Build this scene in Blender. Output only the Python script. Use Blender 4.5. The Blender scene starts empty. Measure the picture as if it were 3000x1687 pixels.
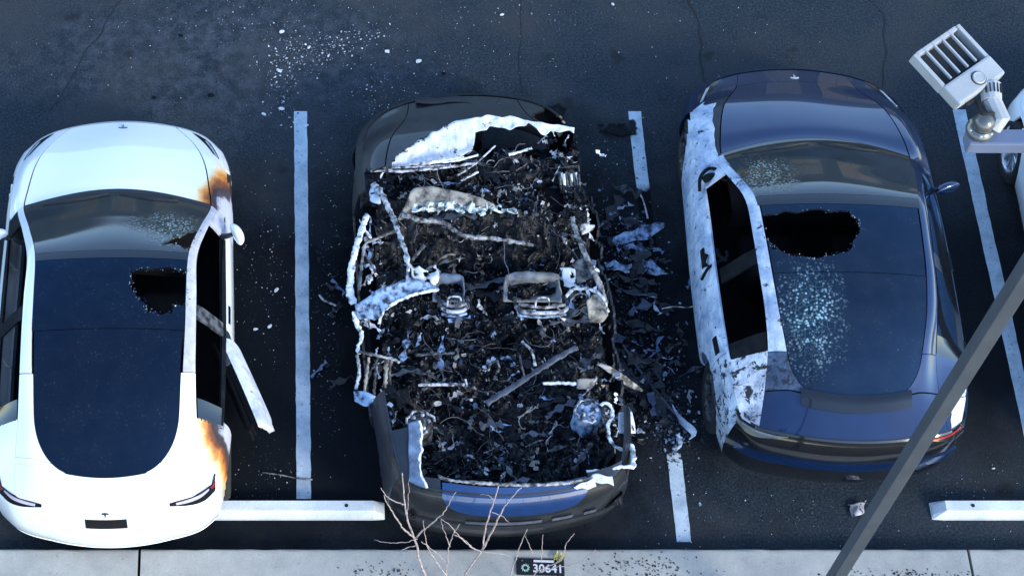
import bpy, bmesh, math, random
from mathutils import Vector, Matrix, noise

random.seed(7)
SC = bpy.context.scene
COL = SC.collection
PI = math.pi
R = math.radians

# ------------------------------------------------------------------ camera
PITCH = R(59.0)            # below the horizon
FPX, CX, CY, CAM_H = 5792.0, 800.0, 843.5, 15.5   # focal length / axis in photo pixels, flight height
cam_d = bpy.data.cameras.new("Camera")
cam = bpy.data.objects.new("Camera", cam_d)
COL.objects.link(cam)
cam.location = (0, 0, CAM_H)
cam.rotation_euler = (PI / 2 - PITCH, 0, 0)
cam_d.sensor_width = 36.0
cam_d.lens = FPX / 3000.0 * 36.0
cam_d.shift_x = (1500.0 - CX) / 3000.0
cam_d.clip_end = 2000.0
SC.camera = cam

# ------------------------------------------------------------------ sky, sun, exposure
SUN_EL, SUN_AZ = 26.0, 135.0          # azimuth clockwise from +Y (away from the camera)
world = bpy.data.worlds.new("World")
SC.world = world
world.use_nodes = True
wn = world.node_tree
bg = wn.nodes["Background"]
sky = wn.nodes.new("ShaderNodeTexSky")
sky.sky_type = 'NISHITA'
sky.sun_disc = False
sky.sun_elevation = R(SUN_EL)
sky.sun_rotation = R(SUN_AZ)
sky.air_density = 1.0
sky.dust_density = 0.3
sky.ozone_density = 3.0
wn.links.new(sky.outputs[0], bg.inputs[0])
bg.inputs[1].default_value = 0.13
sun_d = bpy.data.lights.new("Sun", 'SUN')
sun_d.energy = 0.9
sun_d.angle = R(14)
sun_d.color = (1.0, 0.95, 0.82)
sun = bpy.data.objects.new("Sun", sun_d)
COL.objects.link(sun)
sd = Vector((math.sin(R(SUN_AZ)) * math.cos(R(SUN_EL)), math.cos(R(SUN_AZ)) * math.cos(R(SUN_EL)), math.sin(R(SUN_EL))))
sun.rotation_euler = sd.to_track_quat('Z', 'Y').to_euler()
sun.location = sd * 60
SC.view_settings.view_transform = 'Standard'
SC.view_settings.look = 'None'
SC.view_settings.exposure = 2.1
SC.view_settings.gamma = 1.0
SC.view_settings.use_curve_mapping = False
SC.render.engine = 'CYCLES'
SC.cycles.max_bounces = 8
SC.cycles.transparent_max_bounces = 12

# ------------------------------------------------------------------ measuring: photo pixel -> point at height z / on plane y
def ray(px, py):
    X = (px - CX) / FPX
    Y = -(py - CY) / FPX
    return Vector((X, math.cos(PITCH) + Y * math.sin(PITCH), -math.sin(PITCH) + Y * math.cos(PITCH)))
def at(px, py, z=0.0):
    d = ray(px, py)
    return Vector((0, 0, CAM_H)) + d * ((z - CAM_H) / d.z)
def aty(px, py, y):
    d = ray(px, py)
    return Vector((0, 0, CAM_H)) + d * (y / d.y)

# ------------------------------------------------------------------ materials
MATS = {}
def nodes_of(name):
    m = bpy.data.materials.new(name)
    m.use_nodes = True
    nt = m.node_tree
    return m, nt, nt.nodes["Principled BSDF"]
def N(nt, t, **kw):
    n = nt.nodes.new(t)
    for k, v in kw.items():
        setattr(n, k, v)
    return n
def tex_noise(nt, scale, detail=4, rough=.55, coord=None, dist=0.0):
    n = N(nt, "ShaderNodeTexNoise")
    n.inputs["Scale"].default_value = scale
    n.inputs["Detail"].default_value = detail
    n.inputs["Roughness"].default_value = rough
    n.inputs["Distortion"].default_value = dist
    if coord is not None:
        nt.links.new(coord, n.inputs["Vector"])
    return n
def ramp(nt, fac, stops, interp='LINEAR'):
    r = N(nt, "ShaderNodeValToRGB")
    r.color_ramp.interpolation = interp
    els = r.color_ramp.elements
    while len(els) < len(stops):
        els.new(0.5)
    for e, (p, c) in zip(els, stops):
        e.position = p
        e.color = (c[0], c[1], c[2], 1) if hasattr(c, "__len__") else (c, c, c, 1)
    nt.links.new(fac, r.inputs[0])
    return r
def math_n(nt, op, a, b=None, clamp=False):
    n = N(nt, "ShaderNodeMath", operation=op, use_clamp=clamp)
    for i, v in enumerate((a, b)):
        if v is None:
            continue
        if isinstance(v, (int, float)):
            n.inputs[i].default_value = v
        else:
            nt.links.new(v, n.inputs[i])
    return n.outputs[0]
def mixc(nt, fac, a, b):
    n = N(nt, "ShaderNodeMix", data_type='RGBA')
    if isinstance(fac, (int, float)):
        n.inputs[0].default_value = fac
    else:
        nt.links.new(fac, n.inputs[0])
    for i, v in ((6, a), (7, b)):
        if hasattr(v, "is_linked") or hasattr(v, "links"):
            nt.links.new(v, n.inputs[i])
        else:
            n.inputs[i].default_value = (v[0], v[1], v[2], 1)
    return n.outputs[2]
def bump(nt, bsdf, height, strength=.3, dist=.01):
    b = N(nt, "ShaderNodeBump")
    b.inputs["Strength"].default_value = strength
    b.inputs["Distance"].default_value = dist
    nt.links.new(height, b.inputs["Height"])
    nt.links.new(b.outputs[0], bsdf.inputs["Normal"])
def ocoord(nt):
    return N(nt, "ShaderNodeTexCoord").outputs["Object"]
def gpos(nt):
    return N(nt, "ShaderNodeNewGeometry").outputs["Position"]
def box_mask(nt, coord, center, scale, noise_amt=.25, nscale=6.0):
    """0 at the centre, 1 at the edge of an ellipsoid, edge broken by noise"""
    m = N(nt, "ShaderNodeVectorMath", operation='SUBTRACT')
    nt.links.new(coord, m.inputs[0]); m.inputs[1].default_value = center
    d = N(nt, "ShaderNodeVectorMath", operation='DIVIDE')
    nt.links.new(m.outputs[0], d.inputs[0]); d.inputs[1].default_value = scale
    l = N(nt, "ShaderNodeVectorMath", operation='LENGTH')
    nt.links.new(d.outputs[0], l.inputs[0])
    ns = tex_noise(nt, nscale, 5, .6, coord)
    o = math_n(nt, 'SUBTRACT', ns.outputs[0], .5)
    o = math_n(nt, 'MULTIPLY', o, noise_amt * 2)
    return math_n(nt, 'ADD', l.outputs["Value"], o)

def plain(name, c1, c2=None, rough=.5, metal=0.0, scale=8.0, coat=0.0, bmp=0.0, bscale=60.0, spec=.5, lo=.35, hi=.65):
    m, nt, b = nodes_of(name)
    co = ocoord(nt)
    if c2 is None:
        c2 = tuple(min(1, c * .86) for c in c1)
    n = tex_noise(nt, scale, 5, .6, co)
    r = ramp(nt, n.outputs[0], [(lo, c2), (hi, c1)])
    nt.links.new(r.outputs[0], b.inputs["Base Color"])
    b.inputs["Roughness"].default_value = rough
    b.inputs["Metallic"].default_value = metal
    b.inputs["Coat Weight"].default_value = coat
    b.inputs["Coat Roughness"].default_value = .04
    b.inputs["Specular IOR Level"].default_value = spec
    if bmp:
        n2 = tex_noise(nt, bscale, 4, .6, co)
        bump(nt, b, n2.outputs[0], bmp, .01)
    MATS[name] = m
    return m

def asphalt_mat():
    m, nt, b = nodes_of("asphalt")
    co = gpos(nt)
    fine = tex_noise(nt, 48, 7, .80, co)
    mid = tex_noise(nt, 7, 6, .65, co)
    big = tex_noise(nt, .9, 4, .55, co)
    base = ramp(nt, fine.outputs[0], [(.38, (.005, .008, .010)), (.5, (.017, .026, .035)), (.60, (.034, .048, .061)), (.72, (.11, .125, .14))])
    blot = ramp(nt, mid.outputs[0], [(.3, (.72, .74, .76)), (.5, (.95, .95, .95)), (.7, (1.15, 1.14, 1.12))])
    mul = N(nt, "ShaderNodeMix", data_type='RGBA', blend_type='MULTIPLY'); mul.inputs[0].default_value = 1
    nt.links.new(base.outputs[0], mul.inputs[6]); nt.links.new(blot.outputs[0], mul.inputs[7])
    col = mul.outputs[2]
    # pale ash dust carried out into the lane, browner old asphalt at the far right
    dust = box_mask(nt, co, (-.5, 12.0, 0), (2.6, 1.1, 5), .55, 1.6)
    dm = ramp(nt, dust, [(.35, .32), (1.0, 0)])
    dmf = math_n(nt, 'MULTIPLY', dm.outputs[0], ramp(nt, mid.outputs[0], [(.42, 0), (.7, 1)]).outputs[0])
    col = mixc(nt, dmf, col, (.13, .145, .17))
    old = ramp(nt, big.outputs[0], [(.45, 0), (.62, .55)])
    col = mixc(nt, old.outputs[0], col, (.040, .041, .042))
    # soot burnt into the stalls round the wreck
    s1 = box_mask(nt, co, (2.1, 8.9, 0), (2.6, 2.75, 5), .30, 2.2)
    s1m = ramp(nt, s1, [(.55, .97), (1.1, 0)])
    s2 = box_mask(nt, co, (.6, 8.3, 0), (4.4, 2.7, 5), .35, 1.7)
    s2m = ramp(nt, s2, [(.5, .86), (1.15, 0)])
    s3 = box_mask(nt, co, (6.2, 9.0, 0), (2.0, 2.0, 5), .35, 1.7)
    s3m = ramp(nt, s3, [(.4, .8), (1.1, 0)])
    sm = math_n(nt, 'MAXIMUM', math_n(nt, 'MAXIMUM', s1m.outputs[0], s2m.outputs[0]), s3m.outputs[0])
    col = mixc(nt, sm, col, (.0045, .0055, .007))
    # oil spots
    oil = tex_noise(nt, 2.3, 3, .5, co)
    om = ramp(nt, oil.outputs[0], [(.64, 0), (.70, .65)])
    col = mixc(nt, om.outputs[0], col, (.010, .010, .011))
    spc = ramp(nt, sm, [(0, .20), (1, .03)])
    nt.links.new(spc.outputs[0], b.inputs["Specular IOR Level"])
    nt.links.new(col, b.inputs["Base Color"])
    rg = ramp(nt, mid.outputs[0], [(.3, .62), (.7, .88)])
    nt.links.new(rg.outputs[0], b.inputs["Roughness"])
    bump(nt, b, fine.outputs[0], .8, .008)
    MATS["asphalt"] = m

def paint_line_mat():
    m, nt, b = nodes_of("line_paint")
    co = gpos(nt)
    n1 = tex_noise(nt, 38, 6, .7, co)
    n2 = tex_noise(nt, 5, 5, .65, co)
    worn = ramp(nt, n1.outputs[0], [(.33, 0), (.40, 1)])
    col = mixc(nt, worn.outputs[0], (.05, .06, .075), (.46, .53, .58))
    patch = ramp(nt, n2.outputs[0], [(.35, (.55, .58, .6)), (.6, (1, 1, 1))])
    mul = N(nt, "ShaderNodeMix", data_type='RGBA', blend_type='MULTIPLY'); mul.inputs[0].default_value = .8
    nt.links.new(col, mul.inputs[6]); nt.links.new(patch.outputs[0], mul.inputs[7])
    col = mul.outputs[2]
    s = box_mask(nt, co, (3.5, 9.25, 0), (1.6, 1.35, 5), .42, 5.0)
    sm = ramp(nt, s, [(.82, 1), (.98, 0)])
    col = mixc(nt, sm.outputs[0], col, (.0045, .0055, .007))
    s2 = box_mask(nt, co, (3.40, 11.1, 0), (.12, .11, 5), .6, 9.0)
    sm2 = ramp(nt, s2, [(.8, 1), (1.0, 0)])
    col = mixc(nt, sm2.outputs[0], col, (.014, .015, .018))
    s3 = box_mask(nt, co, (3.45, 7.85, 0), (.5, .35, 5), .9, 13.0)
    sm3 = ramp(nt, s3, [(.6, 1), (.8, 0)])
    col = mixc(nt, sm3.outputs[0], col, (.015, .016, .018))
    nt.links.new(col, b.inputs["Base Color"])
    b.inputs["Roughness"].default_value = .8
    b.inputs["Specular IOR Level"].default_value = .08
    bump(nt, b, n1.outputs[0], .3, .004)
    MATS["line_paint"] = m

def concrete_mat(name, c1, c2, dirt=(.10, .09, .08)):
    m, nt, b = nodes_of(name)
    co = gpos(nt)
    n1 = tex_noise(nt, 3.2, 6, .65, co)
    n2 = tex_noise(nt, 70, 5, .7, co)
    n3 = tex_noise(nt, 14, 6, .7, co)
    r1 = ramp(nt, n1.outputs[0], [(.35, c2), (.65, c1)])
    sp = ramp(nt, n3.outputs[0], [(.62, 0), (.74, .8)])
    col = mixc(nt, sp.outputs[0], r1.outputs[0], dirt)
    f = ramp(nt, n2.outputs[0], [(.3, (.82, .82, .82)), (.7, (1.08, 1.08, 1.08))])
    mul = N(nt, "ShaderNodeMix", data_type='RGBA', blend_type='MULTIPLY'); mul.inputs[0].default_value = 1
    nt.links.new(col, mul.inputs[6]); nt.links.new(f.outputs[0], mul.inputs[7])
    nt.links.new(mul.outputs[2], b.inputs["Base Color"])
    b.inputs["Roughness"].default_value = .85
    bump(nt, b, n2.outputs[0], .35, .004)
    MATS[name] = m

def glass_mat(name, tint, gloss_rough=.02, boost=1.0, crackle=None, dust=.0, gcol=(1, 1, 1, 1)):
    """tinted glass: fresnel mirror over see-through tint; optional crazed area given in car coordinates"""
    m, nt, b = nodes_of(name)
    out = nt.nodes["Material Output"]
    nt.nodes.remove(b)
    co = ocoord(nt)
    tr = N(nt, "ShaderNodeBsdfTransparent"); tr.inputs[0].default_value = (*tint, 1)
    gl = N(nt, "ShaderNodeBsdfGlossy"); gl.inputs["Roughness"].default_value = gloss_rough
    gl.inputs[0].default_value = gcol
    fr = N(nt, "ShaderNodeFresnel"); fr.inputs[0].default_value = 1.52
    fac = math_n(nt, 'MULTIPLY', fr.outputs[0], boost, True)
    mx = N(nt, "ShaderNodeMixShader")
    nt.links.new(fac, mx.inputs[0]); nt.links.new(tr.outputs[0], mx.inputs[1]); nt.links.new(gl.outputs[0], mx.inputs[2])
    last = mx.outputs[0]
    df = N(nt, "ShaderNodeBsdfDiffuse")
    n = tex_noise(nt, 55, 6, .75, co)
    nb = tex_noise(nt, 5, 4, .6, co)
    dfac = math_n(nt, 'MULTIPLY', ramp(nt, n.outputs[0], [(.60, 0), (.72, 1)]).outputs[0], ramp(nt, nb.outputs[0], [(.4, .15), (.65, 1)]).outputs[0])
    dfac = math_n(nt, 'MULTIPLY', dfac, .40)
    film = ramp(nt, nb.outputs[0], [(.3, dust * .6), (.7, dust)]).outputs[0]
    dfac = math_n(nt, 'MAXIMUM', dfac, film)
    df.inputs[0].default_value = (.30, .36, .42, 1)
    if crackle:
        cc, cs, strength, tintc = crackle
        msk = box_mask(nt, co, cc, cs, .35, 4.0)
        mk = ramp(nt, msk, [(.25, 1), (1.0, 0)])
        vo = N(nt, "ShaderNodeTexVoronoi"); vo.inputs["Scale"].default_value = 38
        nt.links.new(co, vo.inputs["Vector"])
        vr = ramp(nt, vo.outputs["Distance"], [(.22, 1), (.48, .05)])
        ve = N(nt, "ShaderNodeTexVoronoi", feature='DISTANCE_TO_EDGE'); ve.inputs["Scale"].default_value = 17
        nt.links.new(co, ve.inputs["Vector"])
        web = ramp(nt, ve.outputs["Distance"], [(.0, .22), (.05, .0)])
        pk = tex_noise(nt, 9, 4, .6, co)
        pm = ramp(nt, pk.outputs[0], [(.40, .12), (.58, 1)])
        cell = math_n(nt, 'MULTIPLY', vr.outputs[0], pm.outputs[0])
        kf = math_n(nt, 'MULTIPLY', math_n(nt, 'MULTIPLY', math_n(nt, 'MAXIMUM', cell, web.outputs[0]), mk.outputs[0]), strength)
        dfac = math_n(nt, 'MAXIMUM', dfac, kf)
        cl = mixc(nt, mk.outputs[0], (.30, .36, .42), tintc)
        nt.links.new(cl, df.inputs[0])
        bp = N(nt, "ShaderNodeBump"); bp.inputs["Strength"].default_value = .35; bp.inputs["Distance"].default_value = .008
        nt.links.new(kf, bp.inputs["Height"]); nt.links.new(bp.outputs[0], gl.inputs["Normal"])
    m2 = N(nt, "ShaderNodeMixShader")
    nt.links.new(dfac, m2.inputs[0]); nt.links.new(last, m2.inputs[1]); nt.links.new(df.outputs[0], m2.inputs[2])
    nt.links.new(m2.outputs[0], out.inputs[0])
    MATS[name] = m

def scorched_paint(name, paint, spots, rough=.28):
    """paint burnt brown, then black, then to pale ash round given spots (car coordinates)"""
    m, nt, b = nodes_of(name)
    co = ocoord(nt)
    d = None
    for c, s in spots:
        k = box_mask(nt, co, c, s, .22, 5.0)
        d = k if d is None else math_n(nt, 'MINIMUM', d, k)
    streak = N(nt, "ShaderNodeMapping"); streak.inputs["Scale"].default_value = (22, 2.0, 2.0)
    nt.links.new(co, streak.inputs[0])
    sn = tex_noise(nt, 1.0, 4, .6, streak.outputs[0])
    d = math_n(nt, 'ADD', d, math_n(nt, 'MULTIPLY', math_n(nt, 'SUBTRACT', sn.outputs[0], .5), .13))
    r = ramp(nt, d, [(.0, (.50, .50, .54)), (.36, (.42, .41, .44)), (.43, (.05, .04, .045)), (.52, (.035, .022, .020)), (.62, (.22, .055, .010)),
                     (.72, (.62, .22, .035)), (.84, (.80, .58, .26)), (.97, paint)])
    nt.links.new(r.outputs[0], b.inputs["Base Color"])
    rr = ramp(nt, d, [(.5, .85), (.9, rough)])
    nt.links.new(rr.outputs[0], b.inputs["Roughness"])
    ct = ramp(nt, d, [(.7, 0), (1.0, .8)])
    nt.links.new(ct.outputs[0], b.inputs["Coat Weight"])
    n2 = tex_noise(nt, 40, 5, .7, co)
    bump(nt, b, n2.outputs[0], .12, .004)
    MATS[name] = m

def ash_paint(name, pale, dark, under, holes=.60):
    """paint burnt to pale ash, flaking off in patches"""
    m, nt, b = nodes_of(name)
    co = ocoord(nt)
    n1 = tex_noise(nt, 5, 7, .68, co)
    st = N(nt, "ShaderNodeMapping"); st.inputs["Scale"].default_value = (30, 7, 7)
    nt.links.new(co, st.inputs[0])
    n2 = tex_noise(nt, 1.0, 5, .7, st.outputs[0])
    n3 = tex_noise(nt, 11, 7, .72, co, .4)
    r = ramp(nt, n1.outputs[0], [(.32, dark), (.62, pale)])
    s = ramp(nt, n2.outputs[0], [(.3, (.62, .66, .72)), (.6, (1, 1, 1))])
    mul = N(nt, "ShaderNodeMix", data_type='RGBA', blend_type='MULTIPLY'); mul.inputs[0].default_value = .8
    nt.links.new(r.outputs[0], mul.inputs[6]); nt.links.new(s.outputs[0], mul.inputs[7])
    h = ramp(nt, n3.outputs[0], [(holes, 0), (holes + .05, 1)])
    col = mixc(nt, h.outputs[0], mul.outputs[2], under)
    nt.links.new(col, b.inputs["Base Color"])
    b.inputs["Roughness"].default_value = .85
    bump(nt, b, n3.outputs[0], .4, .006)
    MATS[name] = m

def island_mat(name, stops, rough=.6, metal=0.0, bmp=.0):
    m, nt, b = nodes_of(name)
    g = N(nt, "ShaderNodeNewGeometry")
    r = ramp(nt, g.outputs["Random Per Island"], stops, 'CONSTANT')
    n = tex_noise(nt, 45, 5, .7, ocoord(nt))
    f = ramp(nt, n.outputs[0], [(.35, (.45, .45, .45)), (.65, (1.1, 1.1, 1.1))])
    mul = N(nt, "ShaderNodeMix", data_type='RGBA', blend_type='MULTIPLY'); mul.inputs[0].default_value = 1
    nt.links.new(r.outputs[0], mul.inputs[6]); nt.links.new(f.outputs[0], mul.inputs[7])
    nt.links.new(mul.outputs[2], b.inputs["Base Color"])
    b.inputs["Roughness"].default_value = rough
    b.inputs["Metallic"].default_value = metal
    MATS[name] = m

asphalt_mat()
paint_line_mat()
concrete_mat("kerb_concrete", (.40, .38, .335), (.30, .29, .262))
concrete_mat("stop_concrete", (.70, .72, .72), (.52, .55, .56), (.24, .24, .25))
plain("crack", (.008, .009, .012), None, .9)
plain("soil", (.060, .048, .040), (.022, .018, .016), .95, 0, 18, bmp=.6, bscale=40)
island_mat("mulch", [(0, (.020, .017, .016)), (.35, (.045, .035, .028)), (.7, (.09, .075, .06)), (.93, (.2, .18, .16))], .9)
plain("white_paint", (.80, .81, .80), (.76, .77, .77), .25, 0, 3, coat=.8)
plain("grey_ash_paint", (.50, .49, .52), (.38, .36, .38), .8, 0, 14, bmp=.2, bscale=30)
plain("navy_paint", (.004, .019, .070), (.003, .014, .052), .22, .35, 3, coat=1.0)
plain("blue_panel_paint", (.008, .042, .150), (.006, .030, .105), .35, .2, 4, coat=.9)
plain("charcoal_paint", (.015, .017, .020), (.006, .007, .009), .40, .1, 5, coat=.35, bmp=.12)
plain("sooty_paint", (.016, .018, .022), (.006, .007, .010), .62, 0, 7, bmp=.15)
plain("black_plastic", (.012, .013, .015), (.007, .008, .010), .5, 0, 10)
plain("gloss_black", (.006, .007, .009), None, .12, 0, 6, coat=.6)
plain("rubber", (.014, .014, .015), (.008, .008, .008), .85, 0, 30, bmp=.2)
plain("interior", (.006, .006, .007), (.003, .003, .004), .85, 0, 12, bmp=.2, spec=.15)
plain("rim_metal", (.55, .57, .60), (.42, .44, .47), .3, .9, 9)
plain("burnt_metal", (.12, .125, .135), (.012, .012, .013), .6, .3, 15, bmp=.6, bscale=30, lo=.42, hi=.62)
plain("pale_metal", (.50, .50, .52), (.035, .035, .04), .55, .2, 16, bmp=.6, bscale=30, lo=.40, hi=.56)
plain("bare_steel", (.32, .31, .31), (.03, .028, .028), .6, .2, 15, bmp=.6, bscale=26, lo=.42, hi=.60)
plain("beige_ash", (.30, .275, .235), (.03, .029, .03), .9, 0, 10, bmp=.8, bscale=22, lo=.36, hi=.58)
plain("green_white_ash", (.60, .66, .62), (.06, .08, .08), .85, 0, 15, bmp=.7, bscale=22, lo=.40, hi=.52)
plain("char", (.008, .009, .012), (.002, .0025, .004), .85, 0, 9, bmp=.9, bscale=22, spec=.15)
plain("sooty_navy", (.010, .016, .030), (.004, .006, .010), .5, .1, 6, coat=.15, bmp=.25)
plain("blue_ash", (.30, .42, .60), (.015, .022, .045), .7, .1, 13, bmp=.7, bscale=22, lo=.40, hi=.58)
plain("white_ash", (.74, .75, .77), (.10, .11, .13), .85, 0, 13, bmp=.6, bscale=24, lo=.36, hi=.50)
plain("lamp_paint", (.37, .385, .39), (.30, .315, .32), .5, .1, 6)
plain("pole_paint", (.065, .075, .088), (.050, .058, .070), .5, .1, 3)
plain("lamp_dark", (.010, .012, .015), None, .6)
plain("twig_bark", (.46, .37, .35), (.24, .17, .15), .85, 0, 25, bmp=.3)
plain("red_lens", (.32, .012, .015), (.20, .008, .01), .12, 0, 8, coat=.8)
plain("clear_dim", (.11, .12, .15), (.05, .055, .07), .3, .2, 9)
plain("pale_lens", (.50, .43, .50), (.4, .34, .40), .15, 0, 8, coat=.8)
plain("clear_lens", (.62, .66, .70), (.40, .44, .50), .1, .2, 8, coat=.8)
plain("plate_black", (.010, .010, .011), None, .35)
plain("plate_white", (.62, .60, .61), None, .5)
plain("plate_green", (.30, .46, .36), (.5, .6, .52), .5, 0, 40)
plain("yellow_leaf", (.42, .38, .10), (.22, .20, .05), .7, 0, 15)
ash_paint("blue_white_ash", (.60, .65, .72), (.20, .27, .40), (.012, .014, .022), .585)
ash_paint("blue_white_flaking", (.56, .61, .68), (.13, .16, .22), (.008, .010, .016), .53)
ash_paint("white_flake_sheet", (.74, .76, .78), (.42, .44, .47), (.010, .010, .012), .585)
glass_mat("roof_glass_tint", (.006, .014, .030), .09, 1.15, None, .020, (.16, .52, 1.0, 1))
island_mat("flakes", [(0, (.66, .68, .70)), (.35, (.42, .45, .48)), (.6, (.22, .24, .27)), (.8, (.03, .03, .035))], .6)
island_mat("blue_flakes", [(0, (.006, .007, .010)), (.46, (.018, .022, .034)), (.66, (.045, .070, .125)), (.82, (.12, .18, .30)), (.93, (.42, .48, .56))], .6)
island_mat("burnt_scrap", [(0, (.003, .003, .004)), (.58, (.008, .009, .011)), (.78, (.022, .024, .030)), (.87, (.07, .072, .08)), (.91, (.05, .08, .15)), (.94, (.28, .29, .32)), (.98, (.60, .60, .62))], .40, .1)
island_mat("pale_scrap", [(0, (.02, .02, .022)), (.25, (.10, .10, .11)), (.45, (.14, .20, .32)), (.60, (.34, .35, .37)), (.8, (.62, .62, .64))], .6, .1)
island_mat("highlight_wire", [(0, (.02, .02, .022)), (.3, (.07, .068, .07)), (.6, (.17, .16, .165)), (.78, (.10, .11, .14)), (.86, (.36, .36, .38)), (.95, (.56, .55, .56))], .55, .3)  # greys of the wires that stand in for highlights on the scrap

# ------------------------------------------------------------------ mesh helpers
def obj(name, verts, faces, mat, parent=None, smooth=True, loc=None):
    me = bpy.data.meshes.new(name)
    me.from_pydata([tuple(v) for v in verts], [], faces)
    me.validate(); me.update()
    if smooth:
        for p in me.polygons:
            p.use_smooth = True
    me.materials.append(MATS[mat] if isinstance(mat, str) else mat)
    o = bpy.data.objects.new(name, me)
    COL.objects.link(o)
    if loc is not None:
        o.location = loc
    if parent is not None:
        o.parent = parent
    return o
def empty(name, loc, rz=0.0):
    o = bpy.data.objects.new(name, None)
    o.empty_display_size = .2
    COL.objects.link(o)
    o.location = loc
    o.rotation_euler = (0, 0, rz)
    return o
def tag(o, label=None, cat=None, group=None, kind=None):
    if label: o["label"] = label
    if cat: o["category"] = cat
    if group: o["group"] = group
    if kind: o["kind"] = kind
    return o

class MB:
    def __init__(self): self.v = []; self.f = []
    def add(self, v, f):
        k = len(self.v)
        self.v += [Vector(p) for p in v]
        self.f += [tuple(i + k for i in q) for q in f]
        return self
    def box(self, c, s, rot=None, bev=0.0):
        c = Vector(c); hx, hy, hz = s[0] / 2, s[1] / 2, s[2] / 2
        if bev <= 0:
            vs = [Vector((x, y, z)) for x in (-hx, hx) for y in (-hy, hy) for z in (-hz, hz)]
            fs = [(0, 1, 3, 2), (4, 6, 7, 5), (0, 4, 5, 1), (2, 3, 7, 6), (0, 2, 6, 4), (1, 5, 7, 3)]
        else:
            bm = bmesh.new(); bmesh.ops.create_cube(bm, size=1)
            for v in bm.verts: v.co = Vector((v.co.x * s[0], v.co.y * s[1], v.co.z * s[2]))
            bmesh.ops.bevel(bm, geom=bm.edges[:], offset=bev, segments=2, affect='EDGES', profile=.6)
            bm.verts.index_update()
            vs = [v.co.copy() for v in bm.verts]; fs = [tuple(v.index for v in f.verts) for f in bm.faces]
            bm.free()
        if rot is not None: vs = [rot @ v for v in vs]
        return self.add([v + c for v in vs], fs)
    def tube(self, pts, rad, n=8, flat=1.0, caps=True):
        pts = [Vector(p) for p in pts]
        m = len(pts)
        rads = rad if hasattr(rad, "__len__") else [rad] * m
        vs, fs = [], []
        prev = None
        for i, p in enumerate(pts):
            t = (pts[min(i + 1, m - 1)] - pts[max(i - 1, 0)])
            if t.length < 1e-9: t = Vector((0, 0, 1))
            t.normalize()
            a = prev if prev is not None else (Vector((0, 0, 1)) if abs(t.z) < .9 else Vector((1, 0, 0)))
            b = t.cross(a)
            if b.length < 1e-6: b = t.orthogonal()
            b.normalize(); a = b.cross(t).normalized(); prev = a
            for k in range(n):
                th = 2 * PI * k / n
                vs.append(p + (b * math.cos(th) + a * math.sin(th) * flat) * rads[i])
        for i in range(m - 1):
            for k in range(n):
                k2 = (k + 1) % n
                fs.append((i * n + k, i * n + k2, (i + 1) * n + k2, (i + 1) * n + k))
        if caps:
            fs.append(tuple(range(n - 1, -1, -1))); fs.append(tuple((m - 1) * n + k for k in range(n)))
        return self.add(vs, fs)
    def lathe(self, prof, n=32, axis='z', c=(0, 0, 0), closed=False):
        vs, fs = [], []
        for r, h in prof:
            for k in range(n):
                a = 2 * PI * k / n
                p = (r * math.cos(a), r * math.sin(a), h)
                if axis == 'x': p = (h, r * math.cos(a), r * math.sin(a))
                vs.append(Vector(p) + Vector(c))
        m = len(prof)
        for i in range(m if closed else m - 1):
            j = (i + 1) % m
            for k in range(n):
                k2 = (k + 1) % n
                fs.append((i * n + k, i * n + k2, j * n + k2, j * n + k))
        return self.add(vs, fs)
    def build(self, name, mat, parent=None, smooth=True, loc=None):
        return obj(name, self.v, self.f, mat, parent, smooth, loc)

def cr(p0, p1, p2, p3, t):
    return .5 * ((2 * p1) + (p2 - p0) * t + (2 * p0 - 5 * p1 + 4 * p2 - p3) * t * t + (3 * p1 - p0 - 3 * p2 + p3) * t ** 3)
def curve(pts, n):
    """n+1 points evenly spread on a smooth line through pts"""
    pts = [Vector(p) for p in pts]
    P = [2 * pts[0] - pts[1]] + pts + [2 * pts[-1] - pts[-2]]
    dense = []
    for i in range(1, len(P) - 2):
        for k in range(12):
            dense.append(cr(P[i - 1], P[i], P[i + 1], P[i + 2], k / 12))
    dense.append(pts[-1])
    L = [0]
    for a, b in zip(dense, dense[1:]): L.append(L[-1] + (b - a).length)
    out = []; j = 0
    for k in range(n + 1):
        s = L[-1] * k / n
        while j < len(L) - 2 and L[j + 1] < s: j += 1
        d = L[j + 1] - L[j]
        out.append(dense[j].lerp(dense[j + 1], (s - L[j]) / d if d > 0 else 0))
    return out
def in_poly(x, y, poly):
    r = False
    for i in range(len(poly)):
        x1, y1 = poly[i]; x2, y2 = poly[i - 1]
        if (y1 > y) != (y2 > y) and x < (x2 - x1) * (y - y1) / (y2 - y1) + x1: r = not r
    return r
def near_poly(x, y, poly):
    best = None
    for i in range(len(poly)):
        a = Vector(poly[i - 1]); b = Vector(poly[i]); ab = b - a
        t = max(0, min(1, (Vector((x, y)) - a).dot(ab) / max(ab.length_squared, 1e-9)))
        q = a + ab * t; d = (q - Vector((x, y))).length
        if best is None or d < best[0]: best = (d, q)
    return best

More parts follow.
